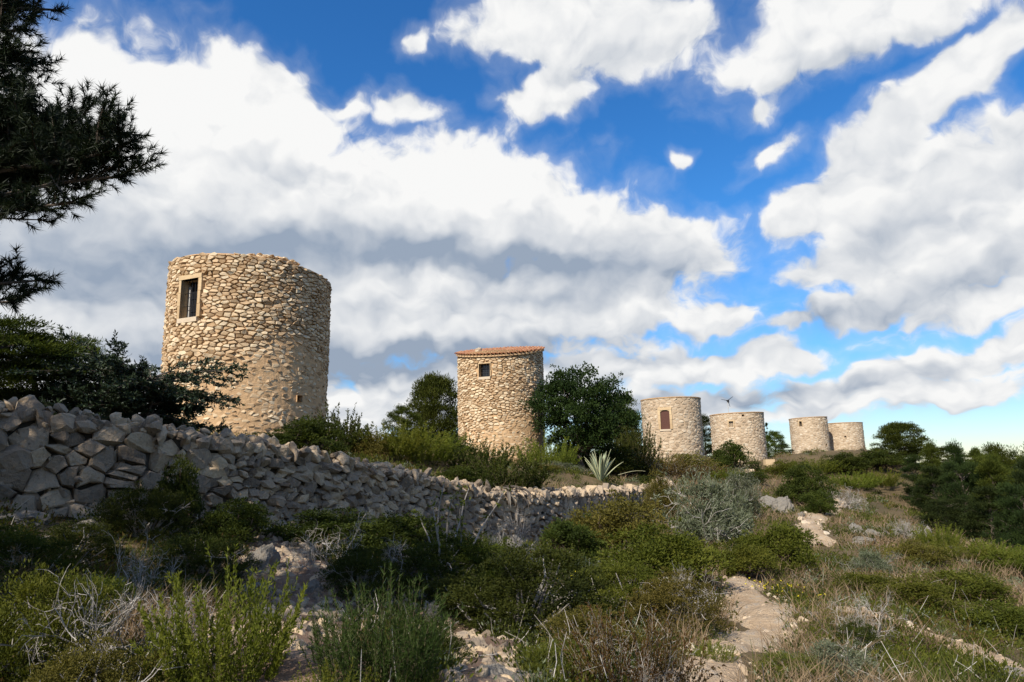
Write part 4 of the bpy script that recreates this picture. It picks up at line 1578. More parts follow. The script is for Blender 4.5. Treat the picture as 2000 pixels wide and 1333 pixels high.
def plant_tree(parts, name, loc, rz, s, label, cat='tree', group=None):
    t = thing(name, label, cat, loc, rz, group)
    t.scale = s if isinstance(s, tuple) else (s, s, s)
    for n, me in parts:
        link(n, me, t)
    return t


def meshes(parts):
    return [(n, g.mesh(n, m, n == 'trunk')) for n, g, m in parts]


PINE_ROUND = meshes(tree_pine(301, 6.0, (2.2, .24, 100, 'round'), .70, 205, .22, .046))
PINE_ROUND2 = meshes(tree_pine(302, 6.0, (2.4, .18, 105, 'round'), .68, 205, .22, .046, lean=.08))
PINE_CONE = meshes(tree_pine(303, 5.0, (1.7, .08, 90, 'cone'), .52, 220, .19, .036))
PINE_CONE2 = meshes(tree_pine(304, 5.0, (1.9, .06, 95, 'cone'), .54, 220, .19, .036, lean=-.05, mat='pine_dark'))
PINE_WIDE = meshes(tree_pine(305, 4.0, (2.5, .08, 110, 'wide'), .56, 205, .18, .036, mat='pine_dark'))
DARK_ROUND = meshes(tree_pine(306, 5.0, (1.8, .06, 115, 'round'), .58, 200, .17, .040, mat='pine_dark'))
PINE_BUSHY = meshes(tree_pine(308, 4.4, (2.2, .06, 130, 'round'), .58, 210, .20, .046, flat=.95))
PINE_SHADE = meshes(tree_pine(309, 6.0, (2.3, .25, 60, 'round'), .62, 120, .22, .05))
SPIRE = meshes(tree_pine(307, 6.0, (.45, .05, 56, 'cone'), .26, 140, .14, .03, mat='pine_dark'))


def carob_tree():
    g = np.random.default_rng(311)
    T, B, F = Geo(), Geo(), Geo()
    for k in range(3):
        P = curve_pts((g.normal(0, .15), g.normal(0, .15), -.4), (g.normal(0, .35), g.normal(0, .3), 1), 3.4, 6, g, .12)
        tube(T, P, np.linspace(.20, .06, len(P)), 7, .5)
    C = []
    while len(C) < 150:
        p = g.uniform(-1, 1, 3)
        l = np.linalg.norm(p)
        if .35 < l < 1:
            w = 1 + .4 * vnoise(math.atan2(p[1], p[0]) * 1.6, p[2] * 2.5, 5)
            C.append((p[0] * 3.0 * w, p[1] * 2.9 * w, 3.6 + p[2] * 2.7 * w))
    C = np.array(C)
    for c in C[::3]:
        tube(B, [(0, 0, 1.6), c * (.5, .5, .72), c], [.07, .04, .012], 4, g.random())
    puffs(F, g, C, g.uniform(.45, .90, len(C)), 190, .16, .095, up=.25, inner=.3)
    Tt = C + unit(C - (0, 0, 3.2)) * g.uniform(.4, .8, (len(C), 1))
    puffs(F, g, Tt, g.uniform(.10, .22, len(Tt)), 22, .14, .07, up=.5)
    return meshes([('trunk', T, MAT['bark']), ('branches', B, MAT['bark']), ('crown', F, MAT['carob'])])


CAROB = carob_tree()


def juniper_tree():
    """dark spreading tree of flat tiers: horizontal limbs carrying feathery sprays"""
    g = np.random.default_rng(321)
    T, B, F = Geo(), Geo(), Geo()
    trunks = [curve_pts((g.normal(0, .12), g.normal(0, .12), -.3), (g.normal(0, .22), g.normal(0, .2), 1), 1.95, 7, g, .08) for _ in range(4)]
    for P in trunks:
        tube(T, P, np.linspace(.075, .02, len(P)), 6, .5)
    for k in range(130):
        P0 = trunks[k % 4]
        j = g.integers(2, len(P0)); a = P0[j]
        an = g.uniform(0, 2 * math.pi)
        reach = g.uniform(.8, 2.3) * (1.05 - .15 * abs(a[2] / 1.9 - .8))
        d = np.array([math.cos(an), math.sin(an) * .8, g.uniform(-.05, .38)])
        Q = curve_pts(a, d, reach, 7, g, .07, 0.0, .10)
        tube(B, Q, np.linspace(.022, .005, len(Q)), 4, g.random())
        for i in range(2, len(Q)):
            for s in range(5):
                dd = unit(Q[i] - Q[i - 1]) + g.normal(0, .65, 3) * (1, 1, .22)
                S = curve_pts(Q[i], dd, g.uniform(.16, .36), 3, g, .12, .02)
                tube(B, S[[0, 3]], [.005, .002], 3, g.random())
                n = 15
                t = g.uniform(0, 3 - 1e-6, n); i0 = t.astype(int); f = (t - i0)[:, None]
                R_ = S[i0] * (1 - f) + S[np.minimum(i0 + 1, 3)] * f
                D = unit(S[-1] - S[0]) * .8 + rand_dirs(n, g) * (.8, .8, .45)
                leaves(F, R_, D, g.uniform(.06, .13, n), .036, g, fold=.1)
    return meshes([('trunk', T, MAT['bark']), ('branches', B, MAT['bark']), ('crown', F, MAT['juniper'])])


JUNIPER = juniper_tree()

# ---- the overhanging pine at the upper left, needle by needle
def needle_tufts(geo, g, P, D, n, L, W):
    """a brush of n needles at each point, pointing along and out of the twig"""
    m = len(P)
    Q = np.repeat(P, n, 0); E = np.repeat(unit(D), n, 0)
    d = unit(E * g.uniform(.25, 1.2, (m * n, 1)) + rand_dirs(m * n, g) * .75)
    Q = Q - E * g.uniform(0, .07, (m * n, 1))
    col = np.clip(np.repeat(g.random(m), n) * .5 + g.random(m * n) * .4, 0, 1)
    blades(geo, Q, d, g.uniform(.7, 1.15, m * n) * L, W, g, col)


def big_pine():
    g = np.random.default_rng(331)
    foot = np.array([-6.2, 4.4, 0.0]); foot[2] = gz(foot[0], foot[1])
    root = thing('pine_tree', 'big dark pine whose needle branches overhang the upper left corner', 'tree', foot)
    T = Geo()
    P = curve_pts((0, 0, -.4), (.06, .02, 1), 10.5, 10, g, .04)
    tube(T, P, np.linspace(.26, .07, len(P)), 9, .5)
    T.build('trunk', MAT['bark'], root, smooth=True)
    # limbs in view: end points by what they reach, then the rest of the crown
    limbs = []
    for (px, py, Y, w) in [(262, 268, 4.9, 1.0), (250, 345, 4.7, .9), (175, 395, 4.6, .8), (90, 300, 4.9, 1.0), (205, 315, 5.1, 1.0), (60, 400, 4.5, .8), (135, 320, 4.6, .9), (225, 300, 4.6, .8),
                           (20, 330, 4.8, .9), (10, 250, 4.7, .8), (110, 260, 4.8, .9), (60, 350, 5.1, 1.0), (170, 350, 4.9, .9), (215, 265, 5.0, .8), (30, 290, 5.2, 1.0), (150, 285, 5.2, .9), (130, 20, 5.0, .8), (60, 60, 4.8, .9), (70, 130, 5.1, .8), (20, 170, 4.8, .8), (20, 20, 5, .9), (90, -40, 5, .8), (30, 110, 4.7, .7),
                           (100, 548, 4.9, .55), (40, 590, 4.8, .6), (10, 560, 5.0, .5), (-60, 600, 4.9, .6), (-80, 480, 4.8, .6)]:
        limbs.append((at(px - 18, py, Y), w, True))
    for k in range(46):
        a = g.uniform(0, 2 * math.pi); z = g.uniform(2.2, 9.4)
        rr = 3.0 * math.sqrt(max(.08, 1 - ((z - 5.2) / 4.6) ** 2)) * g.uniform(.6, 1.0)
        e = foot + np.array([math.cos(a) * rr, math.sin(a) * rr, 0]); e[2] = foot[2] + z
        if e[1] > .2 and e[0] / e[1] > -.86 and e[2] / e[1] < 1.3:
            continue
        limbs.append((e, 1.0, False))
    F = Geo(); B = Geo()
    for (e, w, fine) in limbs:
        e = e - foot
        zz = max(1.2, e[2] - .30 * np.linalg.norm(e[:2]))
        i = np.interp(zz, P[:, 2], np.arange(len(P))); i0 = int(i); i1 = min(len(P) - 1, i0 + 1)
        a = P[i0] + (P[i1] - P[i0]) * (i - i0)
        t = np.linspace(0, 1, 8)[:, None]
        Q = a + (e - a) * t + np.array([0, 0, .18]) * np.sin(t * math.pi) + g.normal(0, .03, (8, 3)) * np.sin(t * math.pi)
        tube(B, Q, np.linspace(.045, .008, 8) * (1 if fine else 1.2), 5, g.random())
        L = np.linalg.norm(e - a)
        n2 = int((42 if fine else 12) * w)
        tp, td = [], []
        for k in range(n2):
            s = g.uniform(.12 if fine else .3, 1.0); j = s * 7; j0 = int(min(6, j)); c = Q[j0] + (Q[j0 + 1] - Q[j0]) * (j - j0)
            d = unit(Q[j0 + 1] - Q[j0]) * .8 + g.normal(0, .6, 3) * (1, 1, .6) + (0, 0, .35)
            S = curve_pts(c, d, g.uniform(.22, .50) * (w if fine else 1.3), 4, g, .14, .06)
            tube(B, S, np.linspace(.009, .004, 5), 3, g.random())
            for q in range(1, 5):
                tp.append(S[q]); td.append(S[q] - S[q - 1])
                for _ in range(2):
                    d2 = unit(S[q] - S[q - 1]) + g.normal(0, .7, 3) + (0, 0, .3)
                    S2 = S[q] + unit(d2) * g.uniform(.07, .16)
                    tp.append(S2); td.append(d2)
                    if g.random() < .5:
                        tp.append((S[q] + S2) / 2); td.append(d2)
        for q in range(10):                       # brush at the very tip
            d2 = unit(Q[-1] - Q[-2]) + g.normal(0, .6, 3)
            tp.append(Q[-1] + unit(d2) * g.uniform(0, .12)); td.append(d2)
        tp, td = np.array(tp), np.array(td)
        if fine:
            keep = g.random(len(tp)) < .66
            needle_tufts(F, g, tp[keep], td[keep], 36, .072, .0068)
        else:
            needle_tufts(F, g, tp[::2], td[::2], 16, .13, .010)
    B.build('branches', MAT['bark'], root)
    F.build('needles', MAT['pine_near'], root)
    return root


big_pine()

# ------------------------------------------------------------------ trees in their places
GT = 'pines on the right-hand slope'


def extent(parts):
    c = [m for n, m in parts if n == 'crown'][0]
    v = np.empty(len(c.vertices) * 3, np.float32); c.vertices.foreach_get('co', v); v = v.reshape(-1, 3)
    return np.percentile(v[:, 2], 99.7), np.percentile(np.abs(v[:, 0]), 99.3) * 2


def tp(parts, px, Y, top, wpx, label, name='pine_tree', rz=0.0, group=None, dz=-.1):
    """a tree that stands at column px, Y metres away, reaching picture row top and wpx wide"""
    p = stand(px, Y)
    p[2] += dz
    H, W = extent(parts)
    sz = (at(px, top, Y)[2] - p[2]) / H
    sx = wpx * Y / 1333 / W
    return plant_tree(parts, name, p, rz, (sx, sx, sz), label, 'tree', group)


tp(CAROB, 1144, 46, 725, 195, 'broad dark leafy tree right beside the tile-roofed tower', 'leafy_tree', .6)
tp(PINE_BUSHY, 846, 58, 733, 128, 'tall green pine just left of the tile-roofed tower', rz=1.1)
tp(PINE_ROUND2, 788, 54, 792, 75, 'small pine standing left of the taller pine beside the roofed tower', rz=2.0)
tp(PINE_ROUND, 1208, 62, 772, 100, 'pine rising behind the broad leafy tree', rz=3.2)
tp(DARK_ROUND, 1245, 76, 800, 50, 'dark pine touching the left edge of the arched-window tower', rz=.4)
tp(DARK_ROUND, 1380, 86, 812, 50, 'narrow dark tree filling the gap between third and fourth towers', rz=2.2)
tp(PINE_ROUND2, 1516, 98, 842, 46, 'small pine between the turbine tower and the next tower', rz=.9)
tp(DARK_ROUND, 1534, 103, 866, 40, 'low dark pine touching the left foot of the fifth tower', rz=1.9)
tp(SPIRE, 1503.5, 104, 826, 10, 'slender dark spire of a cypress right of the turbine tower', 'cypress_tree', .2)
tp(PINE_BUSHY, 1762, 76, 826, 104, 'round-headed lone pine on the skyline right of the towers', rz=.3)
tp(DARK_ROUND, 70, 15.5, 652, 250, 'dense dark evergreen above the wall at the left edge', 'evergreen_tree', .8)
tp(PINE_ROUND, -60, 14.5, 625, 260, 'dark bushy pine cut by the left edge above the wall', rz=2.5)
tp(PINE_ROUND2, 128, 19, 655, 110, 'sunlit small pine top behind the dark evergreen at left', rz=1.5)
pj = stand(244, 16.2)
plant_tree(JUNIPER, 'spreading_tree', pj + (0, 0, -.25), .5, (.88, .88, 1.0), 'dark spreading tree with feathery tiers in front of the nearest tower', 'tree')

right = [  # px, depth, top row, width px, mesh, label
    (1822, 62, 866, 66, PINE_CONE, 'young pine with pale upright shoots beside the skyline pine'),
    (1866, 58, 866, 70, PINE_CONE2, 'bushy young pine second to the right of the skyline pine'),
    (1905, 66, 876, 60, PINE_CONE, 'pointed pine on the right skyline before the notch'),
    (1936, 55, 888, 80, PINE_ROUND2, 'broad pine just below the notch in the right skyline'),
    (1972, 60, 868, 90, PINE_ROUND, 'tallest pine near the right edge of the skyline'),
    (2030, 52, 862, 120, PINE_ROUND2, 'pine cut off by the right edge on the skyline'),
    (1815, 48, 912, 92, PINE_CONE2, 'low spreading pine nearest the dry grass slope'),
    (1880, 44, 902, 105, PINE_WIDE, 'layered dark pine in the middle of the right pine wood'),
    (1955, 42, 900, 110, PINE_CONE, 'layered dark pine towards the right edge of the wood'),
    (2030, 40, 890, 130, PINE_WIDE, 'dark layered pine cut by the right edge of the picture'),
    (1835, 38, 975, 105, PINE_WIDE, 'lowest spreading pine at the left foot of the wood'),
    (1915, 35, 952, 120, PINE_CONE2, 'low pine at the lower border of the right wood'),
    (1995, 32, 945, 125, PINE_WIDE, 'lowest pine on the right border above yellow bushes'),
    (1790, 64, 890, 80, PINE_CONE2, 'small dark pine under the skyline pine'),
    (1706, 96, 878, 90, PINE_WIDE, 'low dark pine clump right of the farthest tower'),
    (1850, 74, 872, 80, PINE_ROUND, 'pine at the back of the wood behind the young ones'),
    (1945, 74, 886, 90, PINE_ROUND2, 'pine at the back of the wood behind the skyline notch'),
]
for k, (px, Y, top, wpx, me, lab) in enumerate(right):
    tp(me, px, Y, top, wpx, lab, rz=k * 1.3, group=GT, dz=-.15)

# pines behind and left of the viewpoint: they stand outside the frame and shade the near slope
for x, y, s, lab in [(-11.0, 6.6, (1.3, 1.3, 1.85), 'tall pine outside the left edge, shading the middle of the wall'), (-12.0, 4.6, (1.3, 1.3, 1.35), 'pine outside the left edge, shading the near wall'),
                     (-9.0, -0.6, (1.1, 1.1, 1.2), 'pine behind the viewpoint, shading the lower left corner'), (-3.4, -3.6, (1.0, 1.0, 1.15), 'pine just behind the viewpoint, shading the bottom middle')]:
    plant_tree(PINE_SHADE, 'pine_tree', (x, y, gz(x, y) - .1), x, s, lab, 'tree', 'pines outside the frame')

# ------------------------------------------------------------------ shrubs, one by one
# kind, px, foot py (or None -> depth), width px, height px, label
SH = [
    ('lentisk', 285, 1056, 190, 130, 'dark leafy shrub growing up against the near wall', 'shrub'),
    ('lentisk', 345, 1030, 110, 150, 'taller dark shrub sprawling over the near wall top', 'shrub'),
    ('dead', 280, 1172, 170, 140, 'bleached bare twiggy shrub in front of the wall shrub', 'dead shrub'),
    ('dead', 245, 1325, 330, 230, 'large grey dead bush between the yellow bush and the left edge', 'dead shrub'),
    ('dead', 340, 1290, 190, 150, 'grey dead bush touching the yellow-green bush', 'dead shrub'),
    ('yellow', 435, 1345, 240, 235, 'bright yellow-green upright bush in the near scrub', 'shrub'),
    ('yellow', 640, 1420, 150, 120, 'smaller yellow-green bush at the bottom beside the scree', 'shrub'),
    ('fresh', 70, 1345, 320, 270, 'big mossy green bush filling the lower left corner', 'shrub'),
    ('fresh', 190, 1230, 190, 120, 'green bush behind the grey dead bush at lower left', 'shrub'),
    ('ochre', 170, 1420, 300, 190, 'yellowish low bush on the bottom left border', 'shrub'),
    ('lentisk', 20, 1130, 240, 130, 'dark bush below the wall at the left edge', 'shrub'),
    ('lentisk', 470, 1062, 190, 95, 'dark low shrub at the wall foot beside the scree top', 'shrub'),
    ('ochre', 520, 1032, 50, 36, 'tiny yellow-flowered shrub at the foot of the wall', 'shrub'),
    ('rosemary', 745, 1345, 230, 190, 'tall soft green needle bush right of the scree', 'shrub'),
    ('dead', 640, 1120, 200, 120, 'grey-brown bare bush above the scree', 'dead shrub'),
    ('lentisk', 640, 1060, 230, 75, 'dark hump of shrub hiding the wall foot', 'shrub'),
    ('lentisk', 760, 1090, 260, 100, 'dark broad shrub against the middle of the wall', 'shrub'),
    ('lentisk', 870, 1155, 250, 125, 'dark rounded shrub below the middle of the wall', 'shrub'),
    ('fresh', 945, 1155, 220, 115, 'greener shrub around the whitish saplings', 'shrub'),
    ('sapling', 890, 1140, 130, 190, 'thin whitish saplings with sparse yellow leaves before the wall', 'sapling'),
    ('dead', 1000, 1110, 120, 130, 'pale bare branches standing in front of the wall', 'dead shrub'),
    ('dead', 790, 1125, 150, 80, 'grey bare scrub under the broad wall shrub', 'dead shrub'),
    ('lentisk', 1030, 1240, 350, 190, 'large dark bush in the centre of the shaded slope', 'shrub'),
    ('lentisk', 930, 1225, 230, 120, 'dark bush left of the central large bush', 'shrub'),
    ('ochre', 1160, 1285, 230, 110, 'brownish shrub right of the central dark bush', 'shrub'),
    ('lentisk', 130, 1112, 210, 105, 'dark bush between the flat slab and the grey dead bush', 'shrub'),
    ('lentisk', 400, 1135, 210, 115, 'dark bush left of the tall weathered rock', 'shrub'),
    ('lentisk', 345, 1205, 180, 90, 'dark bush right behind the yellow-green bush', 'shrub'),
    ('lentisk', 705, 1160, 190, 110, 'dark bush right of the scree top', 'shrub'),
    ('lentisk', 850, 1295, 180, 95, 'dark low bush right of the soft needle bush', 'shrub'),
    ('fresh', 1075, 1325, 190, 85, 'green low bush at the bottom centre', 'shrub'),
    ('heath', 1235, 1375, 230, 175, 'rust-coloured heath bush at the bottom beside the path', 'shrub'),
    ('dead', 1275, 1390, 190, 120, 'bleached twigs in front of the rusty heath bush', 'dead shrub'),
    ('yellow', 1392, 1292, 80, 45, 'small bright green clump at the near edge of the path', 'shrub'),
    ('ochre', 1195, 1085, 270, 130, 'yellow-brown bush before the far end of the wall', 'shrub'),
    ('lentisk', 1120, 1100, 160, 100, 'dark bush below the far half of the wall', 'shrub'),
    ('heath', 1138, 1065, 80, 55, 'small rust-red shrub at the foot of the far wall', 'shrub'),
    ('fresh', 1300, 1150, 270, 140, 'leafy green bush left of the silver-green bush foot', 'shrub'),
    ('olive', 1392, 1072, 215, 165, 'silver-green olive-like bush with pale branches', 'shrub'),
    ('olive', 1450, 1020, 110, 110, 'pale grey-green shrub behind the silver-green bush', 'shrub'),
    ('ochre', 1288, 1020, 80, 110, 'tall ochre shrub against the end of the wall', 'shrub'),
    ('fresh', 1515, 1112, 180, 100, 'yellowish green bush between the two stretches of path', 'shrub'),
    ('fresh', 1450, 1125, 150, 80, 'low green bush just above the bright path', 'shrub'),
    ('ochre', 1320, 1235, 230, 130, 'brownish green bush left of the bright path', 'shrub'),
    ('fresh', 1225, 1195, 220, 110, 'green bush at the edge of the shade', 'shrub'),
    ('dead', 1330, 1200, 150, 110, 'pale dead sprays in the bush left of the path', 'dead shrub'),
    ('dead', 1690, 1262, 150, 110, 'grey twiggy bush on the slope right of the path', 'dead shrub'),
    ('lentisk', 1685, 1275, 120, 70, 'dark bush under the grey twiggy bush', 'shrub'),
    ('olive', 1700, 1125, 110, 60, 'grey-green shrub left of the bare earth patch', 'shrub'),
    ('lentisk', 1575, 985, 120, 85, 'dark blue-green shrub beside the limestone knoll', 'shrub'),
    ('lentisk', 1600, 1005, 90, 55, 'dark green shrub left of the upper path bend', 'shrub'),
    ('lentisk', 1650, 922, 120, 40, 'dark shrub before the fifth tower', 'shrub'),
    ('lentisk', 1720, 912, 130, 36, 'flat dark shrub below the farthest tower', 'shrub'),
    ('fresh', 1535, 930, 90, 34, 'dark green shrub right of the yellow stone block', 'shrub'),
    ('yellow', 1600, 925, 80, 30, 'olive-yellow shrub below the fifth tower', 'shrub'),
    ('yellow', 1665, 955, 90, 34, 'yellow-green cushion on the grassy shoulder', 'shrub'),
    ('yellow', 1718, 952, 70, 36, 'brighter yellow-green cushion next to the grassy one', 'shrub'),
    ('yellow', 1835, 1072, 70, 50, 'bright yellow-green fan bush below the pines', 'shrub'),
    ('yellow', 1875, 1095, 110, 40, 'yellow-green bush in the middle of the lower pine border', 'shrub'),
    ('yellow', 1945, 1100, 90, 45, 'golden green bush below the pines near the right edge', 'shrub'),
    ('fresh', 1985, 1130, 120, 60, 'green bush at the right edge under the golden bush', 'shrub'),
    ('fresh', 1880, 1165, 200, 60, 'flat green bush above the side path', 'shrub'),
    ('fresh', 1770, 1185, 180, 60, 'flat green bush left of the side path', 'shrub'),
    ('fresh', 1960, 1230, 200, 60, 'flat green bush near the right edge above the side path', 'shrub'),
    ('fresh', 1690, 1160, 150, 50, 'low green bush below the bare earth patch', 'shrub'),
    ('ochre', 1790, 1100, 130, 50, 'yellowish low bush right of the bare earth patch', 'shrub'),
    ('fresh', 1545, 1340, 170, 80, 'green low bush at the bottom right of the path', 'shrub'),
    ('olive', 1640, 1330, 230, 80, 'greyish low bush in the bottom grass', 'shrub'),
    ('lentisk', 1470, 945, 70, 30, 'dark green low shrub beside the stone steps', 'shrub'),
    ('yellow', 1420, 938, 60, 24, 'bright green cushion below the round dark bush', 'shrub'),
    ('dead', 1640, 990, 110, 55, 'greyish bare scrub right of the upper path', 'dead shrub'),
    ('dead', 1765, 1055, 90, 50, 'grey bare shrub above the karst outcrop', 'dead shrub'),
]
_n = {}
for k, (kind, px, py, wp, hp, lab, cat) in enumerate(SH):
    p = hit(px, py) if py <= 1333 else None
    if p is None:                                     # foot below the frame: follow the ground towards the viewer
        p = hit(px, py)
    dist = p[1]
    _n[kind] = _n.get(kind, -1) + 1
    put(kind, cat.replace(' ', '_'), p, wp * dist / 1333 * 1.06, hp * dist / 1333 * 1.06, k * 2.4, lab, cat, 'scrub on the slope below the wall' if px < 1300 else 'scrub on the open slope', _n[kind], .04)

TER = [  # kind, px, depth, width px, top row, label
    ('lentisk', 600, 21.0, 170, 808, 'dark shrub above the wall at the right foot of the nearest tower'),
    ('lentisk', 520, 20.0, 150, 838, 'low dark shrub on the wall top before the nearest tower'),
    ('spiky', 655, 24.0, 110, 812, 'dark shrub with loose shoots right of the nearest tower'),
    ('ochre', 722, 24.0, 110, 838, 'golden green shrub above the wall left of the bright bushes'),
    ('yellow', 770, 25.0, 150, 832, 'bright yellow-green bush above the wall left of the pine'),
    ('yellow', 828, 26.0, 130, 845, 'second bright green bush above the wall before the pine'),
    ('fresh', 800, 34.0, 130, 835, 'leafy green bush behind the bright ones, under the small pine'),
    ('lentisk', 868, 40.0, 120, 838, 'dark shrub at the left foot of the roofed tower'),
    ('spiky', 935, 26.5, 100, 868, 'dark spiky shrub standing before the roofed tower window'),
    ('spiky', 990, 24.5, 130, 898, 'second dark spiky shrub right above the wall'),
    ('lentisk', 900, 23.0, 130, 905, 'low dark shrub on the wall crest below the roofed tower'),
    ('yellow', 1068, 42.0, 95, 862, 'light green bush at the right foot of the roofed tower'),
    ('olive', 1095, 36.0, 130, 900, 'greyish yellow bush left of the agave'),
    ('ochre', 1050, 33.0, 110, 905, 'ochre bush above the wall left of the agave'),
    ('lentisk', 1195, 48.0, 150, 865, 'dark bush behind the agave'),
    ('lentisk', 1130, 58.0, 150, 872, 'dark undergrowth bush in the shade under the broad leafy tree'),
    ('spiky', 1240, 52.0, 70, 845, 'dark upright bush right of the agave'),
    ('ochre', 1325, 58.0, 160, 878, 'ochre bush at the foot of the arched-window tower'),
    ('heath', 1270, 50.0, 120, 890, 'grey-brown bush left of the ochre bush under the tower'),
    ('heath', 1345, 50.0, 130, 905, 'brownish bush before the ochre one under the arched-window tower'),
    ('lentisk', 1432, 66.0, 100, 858, 'big round dark bush in front of the turbine tower'),
    ('lentisk', 1255, 40.0, 110, 925, 'dark green shrub just beyond the wall end'),
]
for k, (kind, px, Y, wp, top, lab) in enumerate(TER):
    p = stand(px, Y)
    _n[kind] = _n.get(kind, -1) + 1
    put(kind, 'shrub', p, wp * Y / 1333 * 1.15, max(.3, at(px, top, Y)[2] - p[2]) * (1.28 if kind in ('yellow', 'spiky', 'olive', 'heath') else 1.12), k * 1.9, lab, 'shrub', 'shrubs on the terrace above the wall', _n[kind], .08)

# ------------------------------------------------------------------ agave, withered leaves
def agave_leaf(parent, base, az, L, W, rise, droop, name='leaf', mats=('agave_green', 'agave_cream'), cup=.25):
    n = 9
    t = np.linspace(0, 1, n)
    out = np.array([math.cos(az), math.sin(az), 0]); side = np.array([-math.sin(az), math.cos(az), 0])
    ang = rise - droop * t ** 2
    s = np.concatenate([[0], np.cumsum(np.full(n - 1, L / (n - 1)))])
    x = np.concatenate([[0], np.cumsum(np.cos(ang[:-1]) * L / (n - 1))]); z = np.concatenate([[0], np.cumsum(np.sin(ang[:-1]) * L / (n - 1))])
    w = W * (0.55 + .9 * t - 1.45 * t ** 3) * (t < .999) + .004
    C = base + out[None] * x[:, None] + np.array([0, 0, 1.0])[None] * z[:, None]
    nrm = -np.sin(ang)[:, None] * out[None] + np.cos(ang)[:, None] * np.array([0, 0, 1.0])[None]
    col = lambda q: C + side[None] * (w * q)[:, None] + nrm * (w * cup * q * q * 2)[:, None]
    k = n

    def strip(a, b, thick):
        g = Geo(); A, B = col(a), col(b)
        V = np.concatenate([A, B, A - nrm * thick, B - nrm * thick])
        i = np.arange(n - 1)[:, None]
        F = np.concatenate([i + np.array([[0, 1, k + 1, k]]), i + np.array([[2 * k, 3 * k, 3 * k + 1, 2 * k + 1]]), i + np.array([[0, 2 * k, 2 * k + 1, 1]]), i + np.array([[k, k + 1, 3 * k + 1, 3 * k]])])
        g.add(V, F, rng.random()); return g
    g = Geo()
    for a, b in ((-.34, 0), (0, .34)):
        q = strip(a, b, .012)
        g.add(np.concatenate(q.v), q.f[0], q.r[0])
    leaf = g.build(name, MAT[mats[0]], parent)
    if mats[1]:
        for a, b in ((-.52, -.335), (.335, .52)):
            strip(a, b, .010).build('margin', MAT[mats[1]], leaf)
    return leaf


ap = stand(1172, 33.0)
ag = thing('agave_plant', 'variegated agave with grey-green cream-edged leaves above the wall end', 'agave', ap - (0, 0, .05))
ga = np.random.default_rng(77)
for k in range(19):
    a = k * 2.4 + ga.uniform(-.2, .2)
    inner = k / 19
    agave_leaf(ag, np.array([math.cos(a), math.sin(a), 0]) * .08, a, ga.uniform(1.15, 1.6), .17, R(48 + 38 * inner + ga.uniform(-6, 6)), R(ga.uniform(5, 45) * (1.1 - inner)))
# withered rosette hanging over the wall face
wu = float(np.interp(1000, [w[0] for w in WALL] , W_S[:len(WALL)]))
wc = wall_pt(np.array(wu - .3), np.array(float(np.interp(wu, _t, _ct) - np.interp(wu, _t, _cf)) + .12), np.array(-.12)) + W0
wa = thing('withered_agave', 'dead grey agave leaves drooping over the middle of the wall', 'dead plant', wc)
face = math.atan2(np.interp(wu, _t, _ny), np.interp(wu, _t, _nx))
for k in range(15):
    a = face + ga.uniform(-1.15, 1.15)
    agave_leaf(wa, ga.normal(0, .10, 3) * (1, 1, .4), a, ga.uniform(.7, 1.2), .10, R(ga.uniform(-12, 14)), R(ga.uniform(70, 105)), 'dead_leaf', ('agave_dead', None), .5)
fl = hit(1235, 938)
fl = wall_pt(np.array(W_S[9] + .3), np.array(1.95), np.array(-.35)) + W0
fa = thing('fallen_leaf', 'yellowed fallen agave leaf lying on the wall end', 'leaf', fl)
agave_leaf(fa, np.zeros(3), R(10), 1.3, .10, R(14), R(30), 'leaf', ('agave_cream', None))

# ------------------------------------------------------------------ rocks
def boulder(seed, lump=.35, ridges=.2):
    g = np.random.default_rng(seed)
    bm = bmesh.new()
    bmesh.ops.create_icosphere(bm, subdivisions=4, radius=.5)
    V = np.array([tuple(v.co) for v in bm.verts]); bm.verts.index_update()
    F = np.array([[v.index for v in f.verts] for f in bm.faces]); bm.free()
    for q in range(9):                                  # broken faces
        n = unit(g.normal(size=3)); d = g.uniform(.26, .42)
        s = V @ n - d
        V = V - np.maximum(s, 0)[:, None] * n[None] * .92
    o = seed * 3.1
    nz = lambda f, s: vnoise(V[:, 0] * f + o + V[:, 2] * f * .6, V[:, 1] * f - V[:, 2] * f * .7, s)
    V = V * (1 + lump * nz(3, 1) - ridges * np.abs(nz(6, 2)) * 1.6 + .22 * nz(13, 3) + .12 * nz(27, 4))[:, None]
    return Geo().add(V, F, .5)


